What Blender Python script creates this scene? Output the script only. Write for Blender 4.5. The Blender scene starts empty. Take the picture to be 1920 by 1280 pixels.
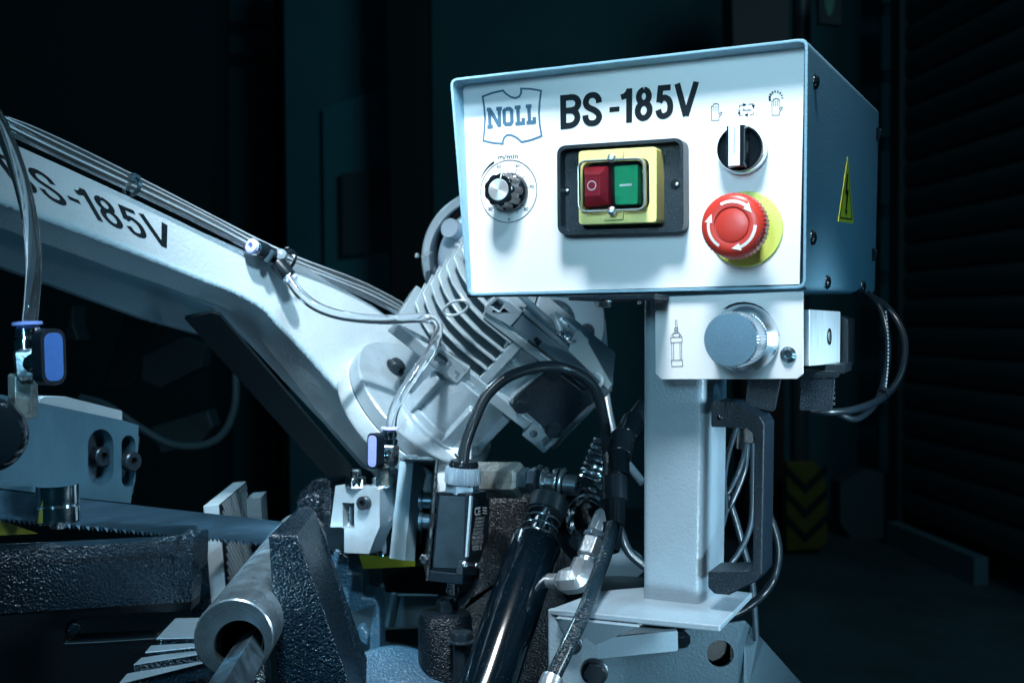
import bpy, bmesh, math, random
from mathutils import Vector, Matrix
from mathutils.geometry import tessellate_polygon

random.seed(7)
SC = bpy.context.scene
COL = SC.collection
R = math.radians

# ------------------------------------------------------------------ camera
FPX, PITCH = 2150.0, math.atan(40 / 2150.0)
CAM = Vector((0.0, 0.0, 1.25))
cd = bpy.data.cameras.new('camera')
cam = bpy.data.objects.new('camera', cd); COL.objects.link(cam)
cam.location = CAM
cam.rotation_euler = (math.pi / 2 - PITCH, 0, 0)
cd.sensor_width = 36.0; cd.lens = 36.0 * FPX / 1920.0
cd.clip_start = 0.02; cd.clip_end = 100
cd.dof.use_dof = True; cd.dof.focus_distance = 0.88; cd.dof.aperture_fstop = 11.0
SC.camera = cam

# ------------------------------------------------------------------ light
SC.view_settings.view_transform = 'Standard'
SC.view_settings.look = 'None'
SC.view_settings.gamma = 1.0
SC.view_settings.exposure = 0.0
wd = bpy.data.worlds.new('World'); SC.world = wd; wd.use_nodes = True
bg = wd.node_tree.nodes['Background']
bg.inputs[0].default_value = (0.02, 0.30, 0.50, 1); bg.inputs[1].default_value = 0.024


def lamp(name, kind, loc, target, power, color, size=0.2, size_y=None, spot=60, blend=1.0, spread=180):
    ld = bpy.data.lights.new(name, kind)
    ld.energy = power; ld.color = color
    if kind == 'AREA':
        ld.shape = 'RECTANGLE'; ld.size = size; ld.size_y = size_y or size; ld.spread = R(spread)
    else:
        ld.shadow_soft_size = size
        if kind == 'SPOT':
            ld.spot_size = R(spot); ld.spot_blend = blend
    o = bpy.data.objects.new(name, ld); COL.objects.link(o)
    loc = CAM + Vector(loc); o.location = loc
    d = (CAM + Vector(target)) - loc
    o.rotation_euler = d.to_track_quat('-Z', 'Y').to_euler()
    return o


COOL = (0.72, 0.90, 1.0)
TEAL = (0.16, 0.62, 1.0)
lamp('key_softbox', 'AREA', (-0.02, 0.36, 0.98), (0.11, 0.83, 0.08), 1.95, (.90, .95, 1.0), 0.25, 0.25, spread=46)
lamp('arm_wash', 'AREA', (0.06, 0.42, 0.52), (-0.24, 1.03, 0.08), 0.42, (.60, .86, 1.0), 0.08, 0.08, spread=44)  # added wash with no known source, brightens the arm face
lamp('gear_spot', 'SPOT', (-0.13, 0.52, 0.72), (-0.13, 1.14, 0.00), 84.0, (.90, .96, 1.0), 0.025, spot=36)
lamp('bench_spot', 'SPOT', (-0.17, 0.50, 0.42), (-0.20, 0.93, -0.26), 26.0, (.56, .83, 1.0), 0.025, spot=45)
lamp('right_spot', 'SPOT', (0.44, 0.70, -0.02), (0.165, 0.87, -0.14), 10.0, (.62, .86, 1.0), 0.05, spot=72)
lamp('post_spot', 'SPOT', (0.26, 0.25, -0.30), (0.17, 0.85, -0.22), 14.0, (.60, .86, 1.0), 0.03, spot=36)
lamp('front_spot', 'AREA', (-0.46, 0.22, 0.00), (-0.30, 1.0, -0.22), 0.14, (.30, .72, 1.0), 0.03, 0.03, spread=50)  # added low front light, gives glints on the castings
lamp('side_wash', 'AREA', (0.88, 0.35, -0.45), (0.24, 0.92, 0.00), 0.17, (.22, .68, 1.0), 0.12, 0.12, spread=50)  # added fill for the right side of the box
lamp('rim_lamp', 'AREA', (-0.75, 1.75, 0.75), (-0.10, 1.0, -0.10), 1.5, (.5, .82, 1.0), 0.12, 0.12, spread=70)
lamp('front_fill', 'AREA', (-0.22, -0.05, 0.30), (0.13, 0.85, 0.12), 0.30, (.46, .82, 1.0), 0.25, 0.25, spread=34)
lamp('hall_fill', 'AREA', (2.2, 2.2, 2.3), (-0.5, 7.0, 0.5), 20.0, (0.35, 0.80, 1.0), 1.5, 1.5)  # unseen fill added to lift the dark hall


# ------------------------------------------------------------------ pixel rays and planes
def rot(v):
    c, s = math.cos(PITCH), math.sin(PITCH)
    return Vector((v[0], v[1] * c + v[2] * s, -v[1] * s + v[2] * c))


def P(x, y, d):
    return CAM + rot(((x - 960) / FPX * d, d, (640 - y) / FPX * d))


class Plane:
    def __init__(s, p, n):
        s.p = Vector(p); s.n = Vector(n).normalized()
        if s.n.dot(CAM - s.p) < 0: s.n = -s.n

    def at(s, x, y, off=0.0):
        r = P(x, y, 1.0) - CAM
        q = s.p + s.n * off
        return CAM + r * ((q - CAM).dot(s.n) / r.dot(s.n))


def plane3(a, b, c):
    a, b, c = P(*a), P(*b), P(*c)
    return Plane(a, (b - a).cross(c - a))


def frame(o, z, x=None, y=None):
    z = Vector(z).normalized()
    if x is not None:
        x = Vector(x); x = (x - z * x.dot(z)).normalized()
        yy = z.cross(x)
    else:
        yy = Vector(y if y is not None else ((0, 0, 1) if abs(z.z) < .9 else (0, 1, 0)))
        yy = (yy - z * yy.dot(z)).normalized(); x = yy.cross(z)
    m = Matrix.Identity(4)
    for i in range(3):
        m[i][0], m[i][1], m[i][2], m[i][3] = x[i], yy[i], z[i], o[i]
    return m


# ------------------------------------------------------------------ materials
MATS = {}


def mat(name, col, rough=0.5, metal=0.0, bump=0.0, bscale=200.0, bdet=2.0, var=0.0, vscale=20.0, trans=0.0, ior=1.45,
        coat=0.0, spec=0.5, brushed=None, bead=0, emit=None, estr=0.0, rvar=0.0, speck=0.0, bdist=0.002, wear=None, scratch=0.0):
    if name in MATS: return MATS[name]
    m = bpy.data.materials.new(name); m.use_nodes = True
    nt = m.node_tree; N = nt.nodes; L = nt.links
    b = N['Principled BSDF']
    b.inputs['Base Color'].default_value = (*col, 1)
    b.inputs['Roughness'].default_value = rough
    b.inputs['Metallic'].default_value = metal
    b.inputs['IOR'].default_value = ior
    b.inputs['Transmission Weight'].default_value = trans
    b.inputs['Coat Weight'].default_value = coat
    b.inputs['Coat Roughness'].default_value = 0.08
    b.inputs['Specular IOR Level'].default_value = spec
    if emit:
        b.inputs['Emission Color'].default_value = (*emit, 1); b.inputs['Emission Strength'].default_value = estr
    tc = N.new('ShaderNodeTexCoord')
    src = tc.outputs['Object']
    if brushed:
        mp = N.new('ShaderNodeMapping'); mp.inputs['Scale'].default_value = brushed
        L.new(src, mp.inputs[0]); src2 = mp.outputs[0]
    else:
        src2 = src
    if var > 0 or speck > 0 or wear:
        nz = N.new('ShaderNodeTexNoise'); nz.inputs['Scale'].default_value = vscale; nz.inputs['Detail'].default_value = 6
        nz.inputs['Roughness'].default_value = 0.65
        L.new(src2, nz.inputs['Vector'])
        rp = N.new('ShaderNodeMapRange')
        rp.inputs['From Min'].default_value = 0.3; rp.inputs['From Max'].default_value = 0.7
        rp.inputs['To Min'].default_value = 1 - var; rp.inputs['To Max'].default_value = 1 + var
        L.new(nz.outputs[0], rp.inputs['Value'])
        mx = N.new('ShaderNodeVectorMath'); mx.operation = 'SCALE'; mx.inputs[0].default_value = col
        L.new(rp.outputs[0], mx.inputs['Scale'])
        out = mx.outputs[0]
        if speck > 0:
            vz = N.new('ShaderNodeTexNoise'); vz.inputs['Scale'].default_value = 900; vz.inputs['Detail'].default_value = 1
            L.new(src, vz.inputs['Vector'])
            cr = N.new('ShaderNodeMapRange'); cr.inputs['From Min'].default_value = 0.68; cr.inputs['From Max'].default_value = 0.74
            cr.inputs['To Max'].default_value = speck
            L.new(vz.outputs[0], cr.inputs['Value'])
            mm = N.new('ShaderNodeMix'); mm.data_type = 'RGBA'; mm.inputs[7].default_value = (.6, .65, .7, 1)
            L.new(cr.outputs[0], mm.inputs[0]); L.new(out, mm.inputs[6]); out = mm.outputs[2]
        if wear:
            wz = N.new('ShaderNodeTexNoise'); wz.inputs['Scale'].default_value = wear[1]; wz.inputs['Detail'].default_value = 8
            wz.inputs['Roughness'].default_value = 0.7
            L.new(src, wz.inputs['Vector'])
            cr = N.new('ShaderNodeMapRange'); cr.inputs['From Min'].default_value = wear[2]; cr.inputs['From Max'].default_value = wear[2] + .08
            cr.inputs['To Max'].default_value = wear[3]
            L.new(wz.outputs[0], cr.inputs['Value'])
            mm = N.new('ShaderNodeMix'); mm.data_type = 'RGBA'; mm.inputs[7].default_value = (*wear[0], 1)
            L.new(cr.outputs[0], mm.inputs[0]); L.new(out, mm.inputs[6]); out = mm.outputs[2]
        L.new(out, b.inputs['Base Color'])
        if rvar > 0:
            rr = N.new('ShaderNodeMapRange'); rr.inputs['From Min'].default_value = 0.3; rr.inputs['From Max'].default_value = 0.7
            rr.inputs['To Min'].default_value = max(0.02, rough - rvar); rr.inputs['To Max'].default_value = rough + rvar
            L.new(nz.outputs[0], rr.inputs['Value']); L.new(rr.outputs[0], b.inputs['Roughness'])
    if bump > 0:
        bz = N.new('ShaderNodeTexNoise'); bz.inputs['Scale'].default_value = bscale; bz.inputs['Detail'].default_value = bdet
        L.new(src2 if brushed else src, bz.inputs['Vector'])
        if bead:
            vo = N.new('ShaderNodeTexVoronoi'); vo.feature = 'SMOOTH_F1'; vo.inputs['Scale'].default_value = bead
            vo.inputs['Smoothness'].default_value = .35
            ad = N.new('ShaderNodeVectorMath'); ad.operation = 'MULTIPLY_ADD'; ad.inputs[1].default_value = (.0025, .0025, .0025)
            L.new(bz.outputs['Color'], ad.inputs[0]); L.new(src, ad.inputs[2]); L.new(ad.outputs[0], vo.inputs['Vector'])
            sb = N.new('ShaderNodeMath'); sb.operation = 'MULTIPLY_ADD'; sb.inputs[1].default_value = -1.0
            L.new(vo.outputs['Distance'], sb.inputs[0]); L.new(bz.outputs[0], sb.inputs[2])
        bp = N.new('ShaderNodeBump'); bp.inputs['Strength'].default_value = bump; bp.inputs['Distance'].default_value = bdist
        L.new(sb.outputs[0] if bead else bz.outputs[0], bp.inputs['Height']); L.new(bp.outputs[0], b.inputs['Normal'])
    MATS[name] = m
    return m


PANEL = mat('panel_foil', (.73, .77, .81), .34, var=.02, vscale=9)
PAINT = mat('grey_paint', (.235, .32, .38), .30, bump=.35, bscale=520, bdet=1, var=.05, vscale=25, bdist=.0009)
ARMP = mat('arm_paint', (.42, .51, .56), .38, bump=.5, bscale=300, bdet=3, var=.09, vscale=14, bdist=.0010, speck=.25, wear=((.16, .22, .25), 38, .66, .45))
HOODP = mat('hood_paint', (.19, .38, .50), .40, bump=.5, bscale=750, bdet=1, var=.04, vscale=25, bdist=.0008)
CAST = mat('cast_black', (.004, .013, .022), .16, bump=1.0, bscale=300, bdet=2, var=.3, vscale=30, bdist=.0009, spec=.9, bead=470)
CASTB = mat('cast_blue', (.022, .075, .125), .30, bump=.7, bscale=420, bdet=3, var=.2, vscale=25, bdist=.0016, spec=.6, speck=.6)
BPL = mat('black_plastic', (.004, .009, .014), .32, bump=.25, bscale=900, bdet=1, bdist=.0006)
BPLT = mat('black_plastic_textured', (.005, .013, .022), .34, bump=.7, bscale=1300, bdet=2, bdist=.0006, speck=.12, var=.2)
BGLOSS = mat('black_gloss', (.006, .010, .014), .12, coat=.5)
RUB = mat('black_rubber', (.005, .010, .015), .32, var=.2, vscale=60)
CHROME = mat('chrome', (.80, .86, .90), .10, 1.0, var=.05, vscale=80, rvar=.04)
ZINC = mat('zinc', (.55, .63, .68), .28, 1.0, bump=.3, bscale=500, bdist=.0004, var=.15, vscale=120, rvar=.1)
STEEL = mat('machined_steel', (.45, .53, .58), .34, 1.0, bump=.25, bscale=60, brushed=(1, 1, 14), bdist=.0004, var=.18, vscale=40, rvar=.08)
BARM = mat('dark_bar_steel', (.28, .38, .45), .38, 1.0, var=.25, vscale=60, rvar=.1, bump=.2, bscale=120, bdist=.0004)
ALU = mat('cast_aluminium', (.25, .33, .38), .24, .25, coat=.35, wear=((.06, .09, .11), 55, .60, .6), bump=.5, bscale=500, bdet=2, var=.10, vscale=50, bdist=.0006)
ALUB = mat('sawn_aluminium', (.66, .78, .85), .34, .35, bump=.5, bscale=90, brushed=(6, 6, .35), bdist=.0005, var=.20, vscale=70)
BLADE = mat('blade_steel', (.028, .065, .095), .34, .7, bump=.3, bscale=40, brushed=(1, 1, 14), bdist=.0003, var=.22, vscale=16)
YEL = mat('yellow_plastic', (.74, .72, .27), .38, var=.03)
YELS = mat('yellow_sticker', (.80, .84, .05), .45, var=.03)
YELD = mat('yellow_disc', (.62, .76, .16), .42, var=.03)
YELG = mat('yellow_guard', (.20, .21, .02), .5, var=.15, vscale=30)
RED = mat('red_plastic', (.52, .040, .028), .33, var=.03, bump=.1, bscale=900, bdist=.0003)
REDD = mat('dark_red_plastic', (.32, .015, .035), .22, var=.05)
GREEN = mat('green_plastic', (.0, .35, .16), .35, var=.03)
WHITE = mat('white_print', (.85, .90, .94), .45)
INK = mat('black_ink', (.004, .010, .015), .6, spec=.2)
LOGO = mat('grey_print', (.06, .14, .22), .60, spec=.2)
SILV = mat('silver_spun', (.70, .78, .84), .26, 1.0, rvar=.0)
SPARK = mat('blasted_silver', (.15, .26, .35), .40, .6, bump=.5, bscale=1700, bdet=1, bdist=.0004, speck=.25, var=.05)
LILAC = mat('lilac_plastic', (.42, .47, .85), .35)
BLUEP = mat('blue_plastic', (.05, .14, .42), .38, var=.08, vscale=200)
CLEARC = mat('clear_cover', (.97, .99, 1), .03, trans=1.0, ior=1.45)
TUBE = mat('clear_tube', (.90, .96, 1.0), .04, trans=.97, ior=1.46)
TUBED = mat('tube_bore', (.30, .45, .55), .25, .3)
GREASE = mat('greased_metal', (.30, .36, .36), .30, .6, var=.45, vscale=45, rvar=.12, speck=.8, bump=.3, bscale=200, bdist=.0006)


# ------------------------------------------------------------------ mesh builder
def catmull(pts, n=8):
    pts = [Vector(p) for p in pts]
    if len(pts) < 3: return pts
    out = []
    ext = [pts[0] * 2 - pts[1]] + pts + [pts[-1] * 2 - pts[-2]]
    for i in range(1, len(ext) - 2):
        p0, p1, p2, p3 = ext[i - 1:i + 3]
        for k in range(n):
            t = k / n
            out.append(.5 * ((2 * p1) + (p2 - p0) * t + (2 * p0 - 5 * p1 + 4 * p2 - p3) * t * t + (3 * p1 - p0 - 3 * p2 + p3) * t ** 3))
    out.append(pts[-1])
    return out


def tess(loops):
    o = loops[0][0]
    return tessellate_polygon([[(p - o) * 1000 for p in l] for l in loops])


class MB:
    def __init__(s): s.bm = bmesh.new()

    def v(s, p): return s.bm.verts.new(p)

    def f(s, vs):
        try: return s.bm.faces.new(vs)
        except ValueError: return None

    def prism(s, pts, vec, holes=()):
        """extrude a flat outline (3-D points) by vec; holes are further outlines"""
        vec = Vector(vec)
        loops = [[Vector(p) for p in pts]] + [[Vector(p) for p in h] for h in holes]
        flat = [p for l in loops for p in l]
        A = [s.v(p) for p in flat]; B = [s.v(p + vec) for p in flat]
        if len(loops) == 1 and len(pts) <= 4:
            s.f(A); s.f(B[::-1])
        else:
            for t in tess(loops):
                s.f([A[i] for i in t]); s.f([B[i] for i in t][::-1])
        k = 0
        for l in loops:
            n = len(l)
            for i in range(n):
                j = (i + 1) % n
                s.f([A[k + i], B[k + i], B[k + j], A[k + j]])
            k += n
        return s

    def face(s, pts):
        s.f([s.v(p) for p in pts]); return s

    def flat(s, pts, holes=()):
        loops = [[Vector(p) for p in pts]] + [[Vector(p) for p in h] for h in holes]
        V = [s.v(p) for l in loops for p in l]
        for t in tess(loops): s.f([V[i] for i in t])
        return s

    def box(s, M, x0, x1, y0, y1, z0, z1):
        c = [M @ Vector(p) for p in ((x0, y0, z0), (x1, y0, z0), (x1, y1, z0), (x0, y1, z0))]
        return s.prism(c, (M.to_3x3() @ Vector((0, 0, z1 - z0))))

    def lathe(s, M, prof, seg=32, rf=None, cap0=True, cap1=True, arc=None):
        rings = []
        n = seg
        a0, a1 = (0, 2 * math.pi) if arc is None else arc
        cnt = n if arc is None else n + 1
        for r, z in prof:
            ring = []
            for i in range(cnt):
                a = a0 + (a1 - a0) * i / n
                rr = r * (rf(a, z) if rf else 1)
                ring.append(s.v(M @ Vector((rr * math.cos(a), rr * math.sin(a), z))))
            rings.append(ring)
        for p, q in zip(rings, rings[1:]):
            for i in range(n):
                j = (i + 1) % cnt
                s.f([p[i], p[j], q[j], q[i]])
        if arc is None:
            if cap0: s.f(rings[0][::-1])
            if cap1: s.f(rings[-1])
        return s

    def cyl(s, a, b, r, r2=None, seg=24):
        a, b = Vector(a), Vector(b)
        return s.lathe(frame(a, b - a), [(r, 0), (r if r2 is None else r2, (b - a).length)], seg)

    def tube(s, pts, r, seg=10, n=8, smooth=True, caps=True):
        pts = catmull(pts, n) if smooth else [Vector(p) for p in pts]
        t = (pts[1] - pts[0]).normalized()
        nrm = t.orthogonal().normalized()
        rings = []
        for i, p in enumerate(pts):
            if i == 0: t2 = (pts[1] - pts[0]).normalized()
            elif i == len(pts) - 1: t2 = (pts[-1] - pts[-2]).normalized()
            else: t2 = (pts[i + 1] - pts[i - 1]).normalized()
            nrm = (nrm - t2 * nrm.dot(t2)).normalized()
            bn = t2.cross(nrm)
            rr = r(i / (len(pts) - 1)) if callable(r) else r
            rings.append([s.v(p + nrm * rr * math.cos(a) + bn * rr * math.sin(a)) for a in [2 * math.pi * k / seg for k in range(seg)]])
        for p, q in zip(rings, rings[1:]):
            for i in range(seg): s.f([p[i], p[(i + 1) % seg], q[(i + 1) % seg], q[i]])
        if caps: s.f(rings[0][::-1]); s.f(rings[-1])
        return s

    def ribbon(s, pts, w, fn, closed=False):
        """flat stroke: 2-D points, width (number or function of 0..1), fn maps (x,y) to 3-D"""
        p = [Vector((q[0], q[1])) for q in pts]; n = len(p)
        V = []
        for i in range(n):
            a = p[i - 1] if (i > 0 or closed) else None
            b = p[(i + 1) % n] if (i < n - 1 or closed) else None
            d1 = (p[i] - a).normalized() if a is not None else None
            d2 = (b - p[i]).normalized() if b is not None else None
            if d1 is None: d1 = d2
            if d2 is None: d2 = d1
            n1 = Vector((-d1.y, d1.x)); n2 = Vector((-d2.y, d2.x))
            m = (n1 + n2)
            m = n1 if m.length < 1e-6 else m.normalized()
            k = min(1 / max(m.dot(n1), .3), 2.2)
            ww = (w(i / max(1, n - 1)) if callable(w) else w) / 2 * k
            V.append((s.v(fn(*(p[i] + m * ww))), s.v(fn(*(p[i] - m * ww)))))
        for i in range(n if closed else n - 1):
            j = (i + 1) % n
            s.f([V[i][0], V[i][1], V[j][1], V[j][0]])
        return s

    def build(s, name, material, parent=None, bevel=0.0, seg=2, ang=32, smooth=True, recalc=True):
        bm = s.bm
        bmesh.ops.remove_doubles(bm, verts=bm.verts, dist=1e-7)
        if recalc: bmesh.ops.recalc_face_normals(bm, faces=bm.faces)
        if parent is not None:
            base = BASE[root_of(parent)]
        else:
            xs = [v.co for v in bm.verts]
            mn = Vector([min(c[i] for c in xs) for i in range(3)]); mxx = Vector([max(c[i] for c in xs) for i in range(3)])
            base = Vector(((mn.x + mxx.x) / 2, (mn.y + mxx.y) / 2, mn.z))
        bmesh.ops.translate(bm, verts=bm.verts, vec=-base)
        me = bpy.data.meshes.new(name)
        bm.to_mesh(me); bm.free()
        me.materials.append(material)
        if smooth:
            me.shade_smooth(); me.set_sharp_from_angle(angle=R(ang))
        o = bpy.data.objects.new(name, me); COL.objects.link(o)
        if parent is not None: o.parent = parent
        else: o.location = base; BASE[o] = base
        if bevel > 0:
            md = o.modifiers.new('bevel', 'BEVEL'); md.width = bevel; md.segments = seg
            md.limit_method = 'ANGLE'; md.angle_limit = R(30); md.harden_normals = True
        return o


BASE = {}


def root_of(o):
    while o.parent is not None: o = o.parent
    return o


def tag(o, label, cat, group=None, kind=None):
    if label: o['label'] = label
    if cat: o['category'] = cat
    if group: o['group'] = group
    if kind: o['kind'] = kind
    return o


def thing(name, label, cat, base, group=None):
    o = bpy.data.objects.new(name, None); COL.objects.link(o)
    o.empty_display_size = .02
    o.location = base; BASE[o] = Vector(base)
    return tag(o, label, cat, group)


def put(me, name, M, parent, scale=1.0, material=None):
    """an object of a shared mesh, placed by the world matrix M, under parent"""
    o = bpy.data.objects.new(name, me); COL.objects.link(o)
    o.parent = parent
    b = BASE[root_of(parent)]
    o.matrix_local = Matrix.Translation(-b) @ M @ Matrix.Scale(scale, 4)
    return o


# ---- shared fastener meshes, unit head radius, axis +Z out of the surface
def shared(name, material, fn, ang=32):
    mb = MB(); fn(mb)
    bmesh.ops.remove_doubles(mb.bm, verts=mb.bm.verts, dist=1e-6)
    bmesh.ops.recalc_face_normals(mb.bm, faces=mb.bm.faces)
    me = bpy.data.meshes.new(name); mb.bm.to_mesh(me); mb.bm.free()
    me.materials.append(material); me.shade_smooth(); me.set_sharp_from_angle(angle=R(ang))
    return me


I4 = Matrix.Identity(4)


def socket_fn(h=1.0, rnd=.12):
    def fn(mb):
        mb.lathe(I4, [(1, 0), (1, h - rnd), (1 - rnd, h), (.62, h)], 32, cap0=True, cap1=False)
        ring = []
        # hexagonal recess
        top = [mb.v((.62 * math.cos(2 * math.pi * i / 32), .62 * math.sin(2 * math.pi * i / 32), h)) for i in range(32)]
        hx = []
        for i in range(32):
            a = 2 * math.pi * i / 32; k = (a % (math.pi / 3)) - math.pi / 6
            rr = .50 * math.cos(math.pi / 6) / math.cos(k)
            hx.append((rr * math.cos(a), rr * math.sin(a)))
        A = [mb.v((x, y, h)) for x, y in hx]; B = [mb.v((x, y, h * .35)) for x, y in hx]
        for i in range(32):
            j = (i + 1) % 32
            mb.f([top[i], top[j], A[j], A[i]]); mb.f([A[i], A[j], B[j], B[i]])
        mb.f(B)
    return fn


def hex_fn(h=.7, washer=True):
    def fn(mb):
        if washer: mb.lathe(I4, [(1.25, 0), (1.25, .14), (1.1, .18)], 28)
        z0 = .16 if washer else 0
        M = I4

        def rf(a, z):
            k = (a % (math.pi / 3)) - math.pi / 6
            return math.cos(math.pi / 6) / math.cos(k)
        A = []
        for (rr, z, rnd) in ((1, z0, 0), (1, z0 + h * .86, 0), (.86, z0 + h, 1)):
            A.append([mb.v((rr * (1 if rnd else rf(2 * math.pi * i / 36, 0)) * math.cos(2 * math.pi * i / 36),
                            rr * (1 if rnd else rf(2 * math.pi * i / 36, 0)) * math.sin(2 * math.pi * i / 36), z)) for i in range(36)])
        for p, q in zip(A, A[1:]):
            for i in range(36): mb.f([p[i], p[(i + 1) % 36], q[(i + 1) % 36], q[i]])
        mb.f(A[0][::-1]); mb.f(A[-1])
    return fn


def dome_fn(cross=True, h=.55):
    def fn(mb):
        prof = [(1, 0), (1, .08)] + [(math.cos(t), .08 + h * math.sin(t)) for t in [R(15 * k) for k in range(1, 6)]]
        mb.lathe(I4, prof, 28)
        if cross:
            z = .08 + h
            for a in (0, math.pi / 2):
                M = Matrix.Rotation(a + .5, 4, 'Z')
                mb.box(M, -.42, .42, -.10, .10, z - .09, z + .012 + .004 * a)
    return fn


M_SOCK_B = shared('socket_screw_black', mat('black_oxide', (.03, .045, .06), .28, .6, var=.2, vscale=300), socket_fn())
M_SOCK_S = shared('socket_screw_steel', ZINC, socket_fn())
M_BUT_S = shared('button_screw_steel', ZINC, socket_fn(.6, .4))
M_HEX_B = shared('hex_bolt_black', mat('black_bolt', (.022, .036, .048), .22, .4, var=.2, vscale=200), hex_fn())
M_HEX_S = shared('hex_bolt_steel', ZINC, hex_fn())
M_NUT_S = shared('hex_nut_steel', CHROME, hex_fn(.95, False))
M_NUT_B = shared('hex_nut_black', MATS['black_bolt'], hex_fn(.95, False))
M_DOME_B = shared('round_screw_black', BGLOSS, dome_fn(False))
M_PHIL = shared('phillips_screw', ZINC, dome_fn(True, .7))


# ---- lettering
def text2d(body, spacing=1.0, bold=.012):
    cu = bpy.data.curves.new('text', 'FONT'); cu.body = body; cu.size = 1; cu.align_x = 'LEFT'; cu.resolution_u = 3; cu.offset = bold
    cu.space_character = spacing
    o = bpy.data.objects.new('text', cu); COL.objects.link(o)
    dg = bpy.context.evaluated_depsgraph_get()
    me = bpy.data.meshes.new_from_object(o.evaluated_get(dg))
    vs = [(v.co.x, v.co.y) for v in me.vertices]; fs = [tuple(p.vertices) for p in me.polygons]
    bpy.data.objects.remove(o); bpy.data.curves.remove(cu); bpy.data.meshes.remove(me)
    return vs, fs


def bil(q):
    """q = TL, TR, BR, BL in pixels; returns map (s right, t up) -> pixel"""
    TL, TR, BR, BL = [Vector(p) for p in q]
    def m(s, t):
        b = BL.lerp(BR, s); a = TL.lerp(TR, s)
        return b.lerp(a, t)
    return m


def quadtext(mb, body, q, pl, off, capm=.73):
    """stretches a line of text into the pixel quad q lying on plane pl"""
    vs, fs = text2d(body)
    x0 = min(v[0] for v in vs); x1 = max(v[0] for v in vs)
    y0 = min(0, min(v[1] for v in vs)) if capm is None else 0
    y1 = max(v[1] for v in vs) if capm is None else capm
    m = bil(q)
    V = [mb.v(pl.at(*m((x - x0) / (x1 - x0), (y - y0) / (y1 - y0)), off)) for x, y in vs]
    for f in fs: mb.f([V[i] for i in f])


def GLY(ch, w, h, t):
    """centre-line strokes of a condensed grotesque letter in a w x h box, stroke t"""
    a, b = t / 2, h - t / 2
    W_, H_ = w - t, h - t
    def n(p): return (a + p[0] * W_, a + p[1] * H_)
    def sp(l, k=6): return [(q.x, q.y) for q in catmull([Vector((*n(p), 0)) for p in l], k)]
    if ch == 'B':
        r = w * .42
        def bowl(y0, y1, xr):
            ym = (y0 + y1) / 2; ry = (y1 - y0) / 2; rx = min(ry, xr * .6)
            return [(a, y1), (xr - rx, y1)] + [(xr - rx + rx * math.sin(R(18 * k)), ym + ry * math.cos(R(18 * k))) for k in range(1, 10)] + [(xr - rx, y0), (a, y0)]
        return [[(a, 0), (a, h)], bowl(h * .53, b, w * .90), bowl(a, h * .53, w - a)]
    if ch == 'S':
        return [sp([(1, .70), (.94, .86), (.75, .97), (.5, 1), (.22, .96), (.05, .82), (.08, .66), (.28, .56), (.68, .45), (.93, .33), (1, .18), (.82, .04), (.5, 0), (.18, .05), (.02, .18), (0, .31)])]
    if ch == '8':
        o1 = [n((.5 + .42 * math.sin(R(20 * k)), .77 + .23 * math.cos(R(20 * k)))) for k in range(19)]
        o2 = [n((.5 + .5 * math.sin(R(20 * k)), .27 + .27 * math.cos(R(20 * k)))) for k in range(19)]
        return [o1, o2]
    if ch == '5':
        return [[(w - a, b), n((.16, 1)), n((.07, .50))], sp([(.07, .50), (.25, .61), (.55, .65), (.88, .54), (1, .32), (.9, .1), (.5, 0), (.15, .06), (0, .24)])]
    if ch == '1':
        return [[(w - a, 0), (w - a, h)], [(w * 0, h * .76), (w * .35, h * .79), (w * .62, h * .87), (w - a, h * .97)]]
    if ch == 'V':
        return [[(a * .8, h), (w / 2, t * .15)], [(w - a * .8, h), (w / 2, t * .15)]]
    if ch == '-':
        return [[(0, h / 2), (w, h / 2)]]
    if ch == 'N':
        return [[(a, 0), (a, h)], [(w - a, 0), (w - a, h)], [(a, h * .97), (w - a, h * .03)], [(0 - a * .6, a * .5), (t * 1.35, a * .5)],
                [(0 - a * .6, h - a * .5), (t * .8, h - a * .5)], [(w - t * 1.35, h - a * .5), (w + a * .6, h - a * .5)]]
    if ch == 'O':
        k = t * .5
        return [[(a + k, b), (w - a - k, b), (w - a, b - k), (w - a, a + k), (w - a - k, a), (a + k, a), (a, a + k), (a, b - k), (a + k, b)]]
    if ch == 'L':
        return [[(a * 1.6, 0), (a * 1.6, h)], [(-a * .2, a * .8), (w, a * .8)], [(w - a * .7, 0), (w - a * .7, h * .34)], [(-a * .2, h - a * .6), (t * 1.6, h - a * .6)]]
    return []


def lettering(mb, spec, total, h, t, q, pl, off):
    """spec: list of (char, x0, x1); strokes are laid on plane pl inside the pixel quad q"""
    m = bil(q)
    k = 0
    for ch, x0, x1 in spec:
        hh, yo = (h, 0) if ch != '-' else (t * .8, h * .36)
        for st in GLY(ch, x1 - x0, hh, t):
            k += 1
            o2 = off + k * 2e-6
            mb.ribbon(st, t if ch != '-' else t * .8, lambda x, y: pl.at(*m((x0 + x) / total, (y + yo) / h), o2))


def pxring(pl, cx, cy, r, off=0, n=32, a0=0, a1=360):
    """points of a circle of radius r (metres) on plane pl round a pixel"""
    c = pl.at(cx, cy, off); M = frame(c, pl.n, y=(0, 0, 1))
    m = n if a1 - a0 == 360 else n + 1
    return [M @ Vector((r * math.cos(R(a0 + (a1 - a0) * i / n)), r * math.sin(R(a0 + (a1 - a0) * i / n)), 0)) for i in range(m)]


def pts(pl, l, off=0.0): return [pl.at(x, y, off) for x, y in l]


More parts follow.
